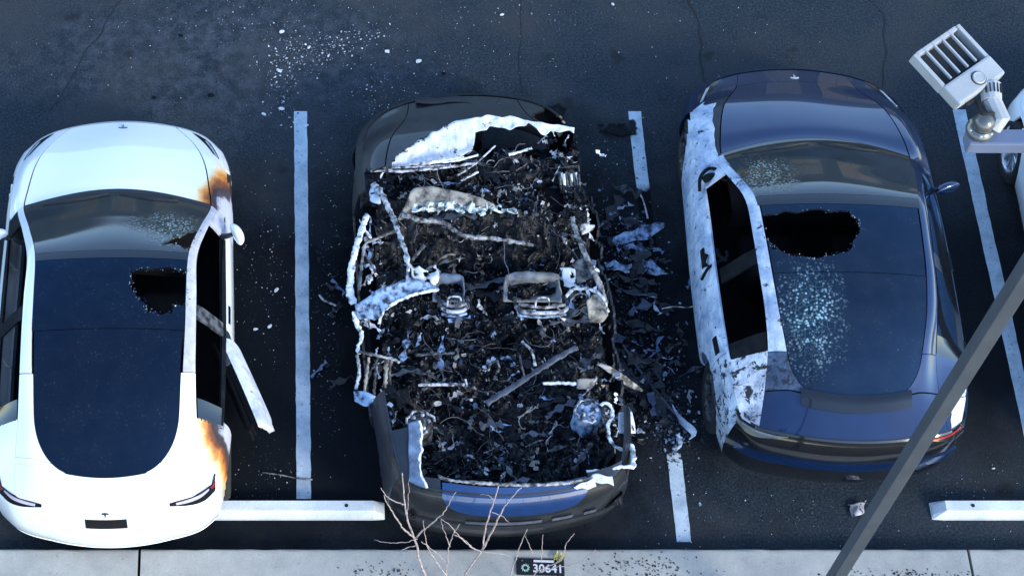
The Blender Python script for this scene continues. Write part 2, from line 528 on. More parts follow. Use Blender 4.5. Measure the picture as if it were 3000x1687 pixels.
def sheet(name, rows, mat, parent, thick=.012, closed_edges=True, amp=0.0, nsc=8.0, cut=None, smooth=True, loc=None):
    """a sheet with thickness from a grid of points; amp crumples it; cut(p) drops faces"""
    nu, nv = len(rows), len(rows[0])
    P = [[Vector(p) for p in r] for r in rows]
    if amp:
        for r in P:
            for p in r:
                q = p * nsc
                p += Vector((noise.noise(q), noise.noise(q + Vector((7, 3, 1))), noise.noise(q + Vector((1, 9, 5))))) * amp
    def nrm(i, j):
        a = P[min(i + 1, nu - 1)][j] - P[max(i - 1, 0)][j]
        b = P[i][min(j + 1, nv - 1)] - P[i][max(j - 1, 0)]
        n = a.cross(b)
        return n.normalized() if n.length > 1e-9 else Vector((0, 0, 1))
    nn = nrm(nu // 2, nv // 2)
    sg = 1.0
    vs = [P[i][j] for i in range(nu) for j in range(nv)]
    keep = []
    for i in range(nu - 1):
        for j in range(nv - 1):
            q = (i * nv + j, i * nv + j + 1, (i + 1) * nv + j + 1, (i + 1) * nv + j)
            c = (vs[q[0]] + vs[q[1]] + vs[q[2]] + vs[q[3]]) / 4
            if cut is None or not cut(c): keep.append(q)
    low = [vs[i * nv + j] - nrm(i, j) * thick for i in range(nu) for j in range(nv)]
    k = len(vs)
    fs = list(keep) + [tuple(reversed([a + k for a in q])) for q in keep]
    cnt = {}
    for q in keep:
        for a, b in zip(q, q[1:] + q[:1]): cnt[(a, b)] = 1
    for (a, b) in list(cnt):
        if (b, a) not in cnt: fs.append((b, a, a + k, b + k))
    return obj(name, vs + low, fs, mat, parent, smooth, loc)

def strip(name, A, B, n, m, mat, parent, thick=.012, amp=0.0, nsc=8.0, cut=None, crown=0.0, inv=None):
    """sheet between two lines A and B (points), crowned upwards between them"""
    a = curve(A, n); b = curve(B, n)
    rows = []
    for p, q in zip(a, b):
        row = []
        for j in range(m + 1):
            t = j / m
            w = p.lerp(q, t); w.z += crown * 4 * t * (1 - t)
            row.append(inv @ w if inv is not None else w)
        rows.append(row)
    return sheet(name, rows, mat, parent, thick, amp=amp, nsc=nsc, cut=cut)

# ------------------------------------------------------------------ the parking lot
def flat(name, x0, x1, y0, y1, z, mat, parent=None):
    return obj(name, [(x0, y0, z), (x1, y0, z), (x1, y1, z), (x0, y1, z)], [(0, 1, 2, 3)], mat, parent, False)
lot = flat("parking_lot", -60, 60, -40, 90, 0.0, "asphalt")
tag(lot, "dark sooty asphalt of the car park under the burnt cars", kind="structure")

def crack(pts, w, wob=.02):
    a = curve([at(*p, 0.004) for p in pts], 60)
    L, Rr = [], []
    for i, p in enumerate(a):
        q = p + Vector((noise.noise(p * 5.1) * wob, noise.noise(p * 4.3 + Vector((4, 4, 4))) * wob, 0))
        ww = w * (.55 + .9 * abs(noise.noise(p * 3.7 + Vector((2, 0, 0)))))
        L.append(q - Vector((ww, 0, 0))); Rr.append(q + Vector((ww, 0, 0)))
    n = len(a)
    return obj("crack", L + Rr, [(i, i + n, i + n + 1, i + 1) for i in range(n - 1)], "crack", lot, False)
crack([(2000, -30), (2035, 50), (2055, 120), (2062, 200), (2075, 270)], .009, .05)
crack([(2540, -20), (2590, 60), (2592, 170), (2600, 260)], .007, .05)
crack([(360, -20), (300, 80), (230, 190), (150, 330)], .006, .05)
crack([(1525, -20), (1528, 100), (1522, 200), (1530, 270)], .004, .02)
crack([(2860, 55), (2930, 70), (3060, 150)], .003, .03)

LINE_X = (.265, 3.49, 6.635)
for k, (x, y0, y1) in enumerate(((LINE_X[0], 7.20, 11.30), (LINE_X[1], 6.80, 11.30), (LINE_X[2], 6.80, 11.32))):
    rows = []
    for i in range(61):
        y = y0 + (y1 - y0) * i / 60
        e = .007 * noise.noise(Vector((x, y * 9, 1))); e2 = .007 * noise.noise(Vector((x, y * 9, 5)))
        rows.append([(x - .062 + e, y, .004), (x, y, .0045), (x + .062 + e2, y, .004)])
    vs = [p for r in rows for p in r]
    fs = [(i * 3 + j, i * 3 + j + 1, i * 3 + j + 4, i * 3 + j + 3) for i in range(60) for j in (0, 1)]
    o = obj("painted_line", vs, fs, "line_paint", None, False)
    tag(o, ("long white parking line between the white car and the wreck", "sooty broken white parking line between the wreck and the dark blue car",
            "white parking line passing under the lamp arm")[k], kind="structure")
for x in (-2.9 - .03, 9.8, 12.95, -6.1):
    o = flat("painted_line", x - .062, x + .062, 6.8, 11.3, .004, "line_paint")
    tag(o, "white parking line beyond the edge of the picture", kind="structure")

# kerb of long cast pieces with open joints
kerb = empty("kerb", (0, 6.5, 0))
tag(kerb, "pale concrete kerb behind the parking stalls", kind="structure")
KF, KB = 6.68, 6.385
joints = [-22.0, -15.6, -9.0, -2.3 + 1.185 + -.012, 5.885, 12.6, 19.2]
joints[3] = at(408, 1640, .13).x; joints[4] = at(2842, 1640, .13).x
for x0, x1 in zip(joints, joints[1:]):
    a, b = x0 + .012, x1 - .012
    prof = [(KF, -.05), (KF, .115), (KF - .012, .128), (KF - .03, .131), (KB + .02, .131), (KB, .118), (KB, -.05)]
    n = 60
    vs, fs = [], []
    for i in range(n + 1):
        x = a + (b - a) * i / n
        for j, (y, z) in enumerate(prof):
            w = .006 * noise.noise(Vector((x * 7, j, 3))) + .004 * noise.noise(Vector((x * 23, j, 8)))
            vs.append((x, y - 6.5 + w, z + w * .3))
    m = len(prof)
    for i in range(n):
        for j in range(m - 1):
            fs.append((i * m + j, (i + 1) * m + j, (i + 1) * m + j + 1, i * m + j + 1))
    fs.append(tuple(range(m))); fs.append(tuple(n * m + j for j in range(m - 1, -1, -1)))
    obj("kerb_stone", vs, fs, "kerb_concrete", kerb, False)
bed = flat("planting_bed", -60, 60, 2.0, KB + .004, .085, "soil")
tag(bed, "dark soil planting bed behind the concrete kerb", kind="structure")

def chips(name, spots, mat, parent=None, label=None, smooth=False, thick=.004, part=False, cat=None):
    """loose chips: list of (point, size, flatness)"""
    mb = MB()
    for p, s, fl in spots:
        n = random.choice((4, 5, 5, 6))
        rot = Matrix.Rotation(random.uniform(0, 2 * PI), 3, 'Z') @ Matrix.Rotation(random.uniform(-fl, fl), 3, 'X') @ Matrix.Rotation(random.uniform(-fl, fl), 3, 'Y')
        el = random.uniform(.3, 1.0)
        ring = []
        for k in range(n):
            a = 2 * PI * (k + random.uniform(-.3, .3)) / n
            rr = s * random.uniform(.55, 1.0)
            ring.append(Vector((rr * math.cos(a), rr * math.sin(a) * el, random.uniform(-.25, .25) * s)))
        top = [p + rot @ q for q in ring]
        bot = [q - Vector((0, 0, thick + .1 * s)) for q in top]
        mb.add(top + bot, [tuple(range(n)), tuple(range(2 * n - 1, n - 1, -1))] + [(k, k + n, (k + 1) % n + n, (k + 1) % n) for k in range(n)])
    o = mb.build(name, mat, parent, smooth)
    if label: tag(o, label)
    if cat: tag(o, None, cat)
    o["kind"] = "stuff"
    return o
sp = []
for _ in range(2600):
    x = random.uniform(-3, 8.2); y = 6.385 - abs(random.gauss(0, .20))
    sp.append((Vector((x, y, .095)), random.uniform(.008, .03), .8))
for _ in range(150):
    q = at(random.gauss(1880, 95), random.gauss(1668, 22), .134); sp.append((q, random.uniform(.005, .017), .5))
for _ in range(110):
    q = at(random.gauss(2640, 120), random.gauss(1684, 10), .134); sp.append((q, random.uniform(.005, .018), .5))
for _ in range(60):
    q = at(random.gauss(1110, 60), random.gauss(1672, 12), .134); sp.append((q, random.uniform(.005, .015), .5))
sp = [s for s in sp if s[0].y < KF - .01]
chips("mulch", sp, "mulch", None, "dark bark mulch strewn along the back edge of the kerb", cat="mulch")

# wheel stops
def wheel_stop(x0, x1, yc, label):
    root = empty("wheel_stop", ((x0 + x1) / 2, yc, 0))
    L = (x1 - x0) / 2
    prof = [(-.085, 0), (-.083, .03), (-.045, .115), (.045, .118), (.083, .03), (.085, 0)]
    vs, fs = [], []
    xs = [(-L, .0), (-L + .012, .25), (-L + .10, 1.0), (-L * .5, 1), (0, 1), (L * .5, 1), (L - .10, 1.0), (L - .012, .25), (L, .0)]
    m = len(prof)
    for x, k in xs:
        for y, z in prof: vs.append((x, y * (1 - .10 * (1 - k)), z * max(k, .02)))
    for i in range(len(xs) - 1):
        for j in range(m - 1): fs.append((i * m + j, (i + 1) * m + j, (i + 1) * m + j + 1, i * m + j + 1))
    fs.append(tuple(range(m - 1, -1, -1))); fs.append(tuple((len(xs) - 1) * m + j for j in range(m)))
    b = obj("concrete_block", vs, fs, "stop_concrete", root, False)
    for sx in (-1, 1):
        MB().lathe([(.016, 0), (.016, .004), (.0, .005)], 12).build("anchor_pin", "crack", root, False, (sx * (L - .33), -.0, .1172))
    tag(root, label, "wheel stop", "concrete wheel stops")
wheel_stop(-1.0, .955, 7.085, "white concrete wheel stop between the white car and the wreck")
wheel_stop(5.63, 7.6, 7.085, "white concrete wheel stop by the grey lamp pole")
# ------------------------------------------------------------------ car body surfaces
def ccr(p0, p1, p2, p3, t):
    """centripetal smooth line between p1 and p2: no loops where the spacing is uneven"""
    a = max(1e-4, (p1 - p0).length ** .5); b = max(1e-4, (p2 - p1).length ** .5); c = max(1e-4, (p3 - p2).length ** .5)
    m1 = ((p1 - p0) / a - (p2 - p0) / (a + b) + (p2 - p1) / b) * b
    m2 = ((p2 - p1) / b - (p3 - p1) / (b + c) + (p3 - p2) / c) * b
    t2, t3 = t * t, t * t * t
    return p1 * (2 * t3 - 3 * t2 + 1) + m1 * (t3 - 2 * t2 + t) + p2 * (3 * t2 - 2 * t3) + m2 * (t3 - t2)
class Body:
    """upper skin S(u, v) from lengthwise lines (v = 0 centre .. 3 shoulder), skirt K(s, h) hung from its rim"""
    def __init__(self, rows, length, bulge, sill=.19, ystretch=1.0):
        self.L = length * ystretch; self.bulge = bulge; self.sill = sill
        self.C = [[Vector((x, self.L / 2 - t * ystretch, z)) for (x, t, z) in r] for r in rows]
        self.n = len(rows) - 1
    def line(self, v, u):
        u = max(0.0, min(self.n, u)); i = min(int(u), self.n - 1); f = u - i
        C = self.C
        g = lambda k: C[k][v] if 0 <= k <= self.n else (2 * C[0][v] - C[1][v] if k < 0 else 2 * C[self.n][v] - C[self.n - 1][v])
        return ccr(g(i - 1), g(i), g(i + 1), g(i + 2), f)
    def S(self, u, v):
        sg = 1.0
        if v < 0: v = -v; sg = -1.0
        P = [self.line(k, u) for k in range(4)]
        m1 = Vector((-P[1].x, P[1].y, P[1].z)); e = 2 * P[3] - P[2]
        Q = [m1] + P + [e]
        i = min(int(v), 2); f = v - i
        p = ccr(Q[i], Q[i + 1], Q[i + 2], Q[i + 3], f)
        if v < 1: p.y = P[0].y + (P[1].y - P[0].y) * v * v; p.x = P[1].x * v
        return Vector((p.x * sg, p.y, p.z))
    def u_at(self, v, t):
        """station where line v reaches distance t from the front"""
        y = self.L / 2 - t
        a, b = 0.0, float(self.n)
        for _ in range(40):
            m = (a + b) / 2
            if self.line(v, m).y > y: a = m
            else: b = m
        return (a + b) / 2
    # rim parameter: 0..3 front edge centre->corner, 3..3+n side, then 3 more across the rear
    def rim(self, s):
        if s < 3: return self.S(0, s)
        if s < 3 + self.n: return self.S(s - 3, 3)
        return self.S(self.n, max(0, 6 + self.n - s))
    def rim_n(self, s):
        e = .35
        a = self.rim(max(0, s - e)); b = self.rim(min(6 + self.n, s + e))
        if s - e < 0: q = self.rim(e - s); a = Vector((-q.x, q.y, q.z))
        if s + e > 6 + self.n: q = self.rim(2 * (6 + self.n) - s - e); b = Vector((-q.x, q.y, q.z))
        t = b - a; t.z = 0; t.normalize()
        return Vector((-t.y, t.x, 0)) if False else Vector((-t.y, t.x, 0)) * (-1 if Vector((-t.y, t.x, 0)).dot(Vector((1e-3, 0, 0)) + a + b) < 0 else 1)
    PROF = [(0, 0), (.035, .02), (.60, .12), (.90, .30), (1.0, .48), (.93, .68), (.62, .86), (.12, .97), (-.5, 1.0)]
    def K(self, s, h, sg=1, lift=0.0):
        p = self.rim(s); n = self.rim_n(s)
        f = h * (len(self.PROF) - 1); i = min(int(f), len(self.PROF) - 2); f -= i
        g = lambda k: Vector(self.PROF[max(0, min(len(self.PROF) - 1, k))])
        o, d = cr(g(i - 1), g(i), g(i + 1), g(i + 2), f)
        q = p + n * (o * self.bulge + lift)
        q.z = p.z + (self.sill - p.z) * d + lift * .4
        return Vector((q.x * sg, q.y, q.z))

def grid_part(name, P, mat, parent, flange=.02, cut=None, drop=None, smooth=True, snap=None):
    """skin from a point grid with its edges folded in; cut: polygon(s) in local x,y knocked out"""
    nu, nv = len(P), len(P[0])
    vs = [P[i][j].copy() for i in range(nu) for j in range(nv)]
    def nrm(i, j):
        a = P[min(i + 1, nu - 1)][j] - P[max(i - 1, 0)][j]
        b = P[i][min(j + 1, nv - 1)] - P[i][max(j - 1, 0)]
        n = a.cross(b)
        return n.normalized() if n.length > 1e-9 else Vector((0, 0, 1))
    cen = sum((v for v in vs), Vector()) / len(vs)
    nm = nrm(nu // 2, nv // 2)
    out = Vector((cen.x, cen.y * .3, .6 + cen.z * .2))
    sgn = 1 if nm.dot(P[nu // 2][nv // 2] - Vector((0, P[nu // 2][nv // 2].y * .8, .2))) > 0 else -1
    fs = []
    for i in range(nu - 1):
        for j in range(nv - 1):
            q = (i * nv + j, i * nv + j + 1, (i + 1) * nv + j + 1, (i + 1) * nv + j)
            c = (vs[q[0]] + vs[q[1]] + vs[q[2]] + vs[q[3]]) / 4
            if cut and any(in_poly(c.x, c.y, pl) for pl in cut): continue
            if drop and drop(c): continue
            fs.append(tuple(reversed(q)) if sgn > 0 else q)
    eds = {}
    for q in fs:
        for a, b in zip(q, q[1:] + q[:1]): eds[(a, b)] = 1
    border = [(a, b) for (a, b) in eds if (b, a) not in eds]
    if cut or snap:
        moved = set()
        for a, b in border:
            for k in (a, b):
                i, j = divmod(k, nv)
                if k in moved or i in (0, nu - 1) or j in (0, nv - 1): continue
                moved.add(k)
                if cut:
                    best = min((near_poly(vs[k].x, vs[k].y, pl) for pl in cut), key=lambda t: t[0])
                    if best[0] < .06: vs[k].x, vs[k].y = best[1].x, best[1].y
                if snap: vs[k] = snap(vs[k])
    idx = {}
    out_v = list(vs)
    for a, b in border:
        for k in (a, b):
            if k not in idx:
                i, j = divmod(k, nv)
                idx[k] = (len(out_v), len(out_v) + 1)
                out_v.append(vs[k].copy()); out_v.append(vs[k] - nrm(i, j) * sgn * flange)
    for a, b in border:
        fs.append((idx[b][0], idx[a][0], idx[a][1], idx[b][1]))
    return obj(name, out_v, fs, mat, parent, smooth)

def skin(B, name, u0, u1, v0, v1, mat, parent, nu=14, nv=10, gap=.013, **kw):
    """panel of the upper skin; v limits may be functions of u. gap = joint half width in stations"""
    f0 = v0 if callable(v0) else (lambda u: v0)
    f1 = v1 if callable(v1) else (lambda u: v1)
    e0 = f = 0
    P = []
    for i in range(nu + 1):
        u = u0 + gap + (u1 - u0 - 2 * gap) * i / nu
        a, b = f0(u), f1(u)
        ga = gap * (1 if a < b else -1)
        P.append([B.S(u, a + ga + (b - a - 2 * ga) * j / nv) for j in range(nv + 1)])
    return grid_part(name, P, mat, parent, **kw)

def side(B, name, s0, s1, sg, mat, parent, h0=0.0, h1=1.0, nh=16, step=.10, lift=0.0, gap=.012, arches=(), **kw):
    n = max(3, int((s1 - s0) / step))
    P = [[B.K(s0 + gap + (s1 - s0 - 2 * gap) * i / n, h0 + (h1 - h0) * j / nh, sg, lift) for j in range(nh + 1)] for i in range(n + 1)]
    snap = None; drop = kw.pop("drop", None)
    if arches:
        def drop(c):
            return any((c.y - y) ** 2 + (c.z - z) ** 2 < r * r for y, z, r in arches)
        def snap(v):
            for y, z, r in arches:
                d = math.hypot(v.y - y, v.z - z)
                if 1e-6 < d < r + .09: return Vector((v.x, y + (v.y - y) * r / d, z + (v.z - z) * r / d))
            return v
    return grid_part(name, P, mat, parent, drop=drop, snap=snap, **kw)

def front_skirt(B, name, s1, mat, parent, rear=False, nh=16, step=.10, h0=0.0, h1=1.0, lift=0.0, **kw):
    """bumper wrapping round the end of the car"""
    n = int(s1 / step)
    T = 6 + B.n
    ss = [s1 * (k / n) for k in range(n, 0, -1)]
    P = []
    for s in ss: P.append([B.K(T - s if rear else s, h0 + (h1 - h0) * j / nh, -1, lift) for j in range(nh + 1)])
    for s in [0] + ss[::-1]: P.append([B.K(T - s if rear else s, h0 + (h1 - h0) * j / nh, 1, lift) for j in range(nh + 1)])
    return grid_part(name, P, mat, parent, **kw)

def wheel(parent, x, y, r, sg, rim="rim_metal", tyre="rubber", width=.20, bent=0.0):
    w = empty("wheel", (x, y, r)); w.parent = parent
    if bent: w.rotation_euler = (0, 0, bent)
    h = width / 2
    if tyre:
        prof = [(r * .66, -h * .9), (r * .80, -h), (r * .93, -h * .95), (r * .99, -h * .7), (r, 0), (r * .99, h * .7), (r * .93, h * .95), (r * .80, h), (r * .66, h * .9), (r * .64, 0)]
        MB().lathe(prof, 40, 'x', closed=True).build("tyre", tyre, w)
    m = MB()
    m.lathe([(r * .655, -h * .85), (r * .64, -h * .6), (r * .62, 0), (r * .64, h * .6), (r * .675, h * .92), (r * .66, h * .95), (r * .60, h * .8), (r * .58, 0), (r * .60, -h * .8)], 40, 'x', closed=True)
    m.lathe([(0, h * .62), (r * .10, h * .62), (r * .15, h * .5), (r * .15, -h * .2), (0, -h * .2)], 20, 'x')
    for k in range(10):
        a = 2 * PI * k / 10 + (.16 if k % 2 else -.16) * 0
        d = Vector((0, math.cos(a), math.sin(a))); t = Vector((0, -math.sin(a), math.cos(a)))
        p0 = d * r * .10; p1 = d * r * .64
        ww0, ww1 = r * .055, r * .085
        X = Vector((1, 0, 0))
        vs = []
        for p, ww, z0 in ((p0, ww0, h * .58), (p1, ww1, h * .72)):
            for q in (-1, 1):
                vs.append(p + t * ww * q + X * z0); vs.append(p + t * ww * q + X * (z0 - .03))
        m.add(vs, [(0, 2, 6, 4), (1, 5, 7, 3), (0, 4, 5, 1), (2, 3, 7, 6)])
    o = m.build("rim", rim, w)
    if sg < 0: w.rotation_euler = (0, 0, PI + bent)
    return w

def seat(parent, x, y, z, mat="interior", w=.48):
    root = empty("front_seat", (x, y, z)); root.parent = parent
    def cushion(name, c, s, tilt):
        rot = Matrix.Rotation(tilt, 3, 'X')
        m = MB().box((0, 0, 0), s, None, min(s) * .42)
        o = m.build(name, mat, root); o.location = c; o.rotation_euler = (tilt, 0, 0)
    cushion("cushion", (0, .18, .20), (w, .50, .16), R(8))
    cushion("backrest", (0, -.14, .52), (w * .94, .17, .62), R(17))
    cushion("headrest", (0, -.25, .90), (w * .52, .11, .17), R(12))
    return root

def emblem(name, parent, p, n, up, s, mat):
    """small T-shaped badge standing proud of the skin"""
    n = n.normalized(); up = (up - n * up.dot(n)).normalized(); rt = up.cross(n)
    out = [(-1, .62), (-.5, .84), (0, .9), (.5, .84), (1, .62), (.9, .40), (.42, .56), (.26, .52), (.12, -.2), (0, -1), (-.12, -.2), (-.26, .52), (-.42, .56), (-.9, .40)]
    top = [p + rt * a * s + up * b * s + n * .006 for a, b in out]
    bot = [q - n * .008 for q in top]
    k = len(out)
    vs = top + bot
    quads = [(0, 1, 12, 13), (1, 2, 11, 12), (2, 3, 7, 11), (3, 4, 5, 6), (3, 6, 7), (7, 8, 10, 11), (8, 9, 10)]
    return obj(name, vs, quads + [(i, i + k, (i + 1) % k + k, (i + 1) % k) for i in range(k)], mat, parent, False)

SEDAN = [
    [(0, .02, .56), (.48, .085, .56), (.72, .19, .565), (.88, .36, .57)],
    [(0, .32, .70), (.66, .345, .655), (.80, .40, .645), (.925, .52, .625)],
    [(0, .58, .80), (.76, .605, .745), (.86, .64, .74), (.945, .73, .70)],
    [(0, .87, .885), (.815, .98, .835), (.885, 1.0, .84), (.955, 1.05, .795)],
    [(0, 1.02, .915), (.83, 1.17, .875), (.88, 1.22, .88), (.955, 1.30, .83)],
    [(0, 1.43, 1.11), (.745, 1.50, 1.06), (.805, 1.52, 1.04), (.96, 1.60, .855)],
    [(0, 1.87, 1.275), (.655, 1.88, 1.235), (.725, 1.90, 1.20), (.965, 1.90, .87)],
    [(0, 2.30, 1.315), (.64, 2.30, 1.275), (.725, 2.30, 1.235), (.97, 2.30, .88)],
    [(0, 2.67, 1.32), (.635, 2.67, 1.275), (.725, 2.67, 1.235), (.97, 2.67, .89)],
    [(0, 3.10, 1.27), (.62, 3.08, 1.225), (.725, 3.06, 1.18), (.965, 3.05, .90)],
    [(0, 3.50, 1.155), (.605, 3.44, 1.115), (.735, 3.40, 1.045), (.95, 3.40, .905)],
    [(0, 3.86, 1.01), (.575, 3.74, 1.0), (.75, 3.69, .935), (.915, 3.65, .89)],
    [(0, 4.13, .935), (.50, 4.06, .92), (.74, 3.98, .885), (.86, 3.88, .855)],
]
SUV = [
    [(0, .04, .60), (.50, .10, .60), (.76, .21, .60), (.92, .37, .60)],
    [(0, .28, .71), (.56, .33, .69), (.82, .42, .67), (.97, .55, .66)],
    [(0, .62, .86), (.73, .64, .82), (.88, .68, .80), (1.0, .75, .76)],
    [(0, .95, .965), (.82, 1.02, .92), (.92, 1.05, .905), (1.015, 1.10, .85)],
    [(0, 1.13, 1.0), (.845, 1.30, .965), (.91, 1.34, .955), (1.02, 1.40, .89)],
    [(0, 1.55, 1.22), (.79, 1.63, 1.17), (.85, 1.66, 1.15), (1.025, 1.70, .92)],
    [(0, 1.99, 1.41), (.705, 2.0, 1.365), (.775, 2.02, 1.33), (1.03, 2.02, .94)],
    [(0, 2.40, 1.455), (.68, 2.40, 1.405), (.755, 2.40, 1.36), (1.03, 2.40, .95)],
    [(0, 2.77, 1.45), (.66, 2.77, 1.40), (.74, 2.77, 1.355), (1.025, 2.77, .96)],
    [(0, 3.15, 1.40), (.625, 3.13, 1.345), (.715, 3.10, 1.30), (1.015, 3.10, .975)],
    [(0, 3.50, 1.28), (.57, 3.45, 1.23), (.695, 3.42, 1.16), (.99, 3.42, .985)],
    [(0, 3.82, 1.11), (.53, 3.73, 1.10), (.72, 3.70, 1.02), (.96, 3.68, .965)],
    [(0, 4.14, .965), (.50, 4.09, .955), (.78, 4.01, .925), (.91, 3.90, .89)],
]

def round_v(u, ub, r, v, power=2.2):
    """glass half width that rounds off towards its end station ub over r stations"""
    d = (u - (ub - r)) / r
    if d <= 0: return v
    return v * (1 - min(1.0, d) ** power) ** (1 / power) if d < 1 else 0.0

def car_root(name, x, yfront, L, rz):
    return empty(name, (x, yfront - L / 2, 0), rz)
def local_poly(root, B, pts, z):
    bpy.context.view_layer.update()
    inv = Matrix.Rotation(-root.rotation_euler.z, 4, 'Z') @ Matrix.Translation(-root.location)
    return [((inv @ at(px, py, z)).x, (inv @ at(px, py, z)).y) for px, py in pts]
def inv_of(root):
    return Matrix.Rotation(-root.rotation_euler.z, 4, 'Z') @ Matrix.Translation(-root.location)

def jagged(poly, amt, seed, n=3):
    rnd = random.Random(seed); out = []
    for i in range(len(poly)):
        a = Vector(poly[i]); b = Vector(poly[(i + 1) % len(poly)]); nn = Vector((-(b - a).y, (b - a).x)).normalized()
        for k in range(n):
            out.append(tuple(a.lerp(b, k / n) + nn * rnd.uniform(-amt, amt) * (1 if k else .3)))
    return out

def interior(B, root, parent_mat="interior", seats=True, wx=.80):
    L = B.L
    m = MB()
    ring_u = [k * .5 for k in range(2, 2 * B.n - 1)]
    P = []
    for u in ring_u:
        e = B.S(u, 3)
        P.append([Vector((x * (e.x - .07), e.y, .24)) for x in (-1, -.5, 0, .5, 1)])
    grid_part("floor_pan", P, parent_mat, root, flange=.03, smooth=False)
    # under the bonnet and the boot floor: dark liners so that joints read dark
    for a, b, dz, nm in ((.3, 4.0, .10, "bonnet_liner"), (10.6, 11.9, .16, "boot_liner")):
        P = []
        for i in range(9):
            u = a + (b - a) * i / 8
            P.append([B.S(u, v) - Vector((0, 0, dz)) for v in (-2.6, -1.8, -.9, 0, .9, 1.8, 2.6)])
        grid_part(nm, P, parent_mat, root, flange=.02)
    # dashboard
    P = []
    u0 = 4.0
    for i, (du, dz) in enumerate(((.10, -.05), (.5, -.16), (1.05, -.28), (1.25, -.42), (1.3, -.75))):
        P.append([Vector((B.S(u0 + du, v).x * .97, B.S(u0 + du, 0).y - .06 - abs(v) * .07, B.S(4, 0).z + dz * .55 - .02)) for v in (-1, -.6, -.2, .2, .6, 1)])
    grid_part("dashboard", P, parent_mat, root, flange=.03)
    if seats:
        for sx in (-1, 1):
            seat(root, sx * .42, B.L / 2 - 2.28, .26, parent_mat)
        m = MB().box((0, B.L / 2 - 3.05, .42), (1.35, .5, .17), None, .06)
        m.box((0, B.L / 2 - 3.32, .70), (1.32, .17, .55), Matrix.Rotation(R(20), 3, 'X'), .06)
        m.build("rear_bench", parent_mat, root)

def mirror(parent, B, sg, mat_cap, fold=0.0, u=5.0, name="door_mirror"):
    p = B.S(u, 2.75)
    p = Vector((p.x * sg, p.y, p.z))
    m = MB()
    bm = bmesh.new(); bmesh.ops.create_icosphere(bm, subdivisions=3, radius=1)
    for v in bm.verts:
        c = v.co
        c.x *= .115; c.z *= .062; c.y *= .065 if c.y > 0 else .028
    bm.verts.index_update()
    rot = Matrix.Rotation(-sg * fold, 3, 'Z')
    vs = [p + Vector((sg * .125, -.01, .045)) + rot @ v.co for v in bm.verts]
    m.add(vs, [tuple(v.index for v in f.verts) for f in bm.faces]); bm.free()
    o = m.build(name, mat_cap, parent)
    MB().tube([p + Vector((-sg * .01, 0, -.01)), p + Vector((sg * .06, 0, .01)), p + Vector((sg * .10, 0, .035))], [.032, .026, .02], 8, .7).build("mirror_stalk", "black_plastic", o)
    return o

def headlight(B, parent, sg, mat="clear_lens"):
    P = []
    for i in range(9):
        f = i / 8
        u = .15 + 1.05 * f
        P.append([B.S(u, sg * v) + Vector((0, 0, .005)) for v in [1.55 + f * .6 + (2.72 - 1.75 - f * .45) * j / 6 for j in range(7)]])
    o = grid_part("headlight", P, "gloss_black", parent, flange=.01)
    Q = []
    for i in range(8):
        f = i / 7
        Q.append([B.S(.35 + .8 * f, sg * (2.05 + .30 * f + .10 * j)) + Vector((0, 0, .010)) for j in range(3)])
    grid_part("light_strip", Q, mat, o, flange=.005)
    return o

def wipers(B, root):
    for a, b in ((-.80, -.08), (.02, .66)):
        c = [B.S(4.16 + .20 * math.sin(PI * k / 12) * .6 + .03 * k / 12, a + (b - a) * k / 12) + Vector((0, 0, .014)) for k in range(13)]
        MB().tube(c, .006, 6).build("wiper", "black_plastic", root)
def hole_crumbs(root, B, polys, zf, mat, n, seed):
    """crumbled glass hanging on the rim of a hole"""
    rr = random.Random(seed); sp = []
    for pl in polys:
        for _ in range(n):
            i = rr.randrange(len(pl)); a = Vector(pl[i - 1]); b = Vector(pl[i]); q = a.lerp(b, rr.random()) + Vector((rr.gauss(0, .012), rr.gauss(0, .012)))
            sp.append((Vector((q.x, q.y, zf(q.x, q.y))), rr.uniform(.003, .010), .9))
    return chips("glass_rim_crumbs", sp, mat, root)

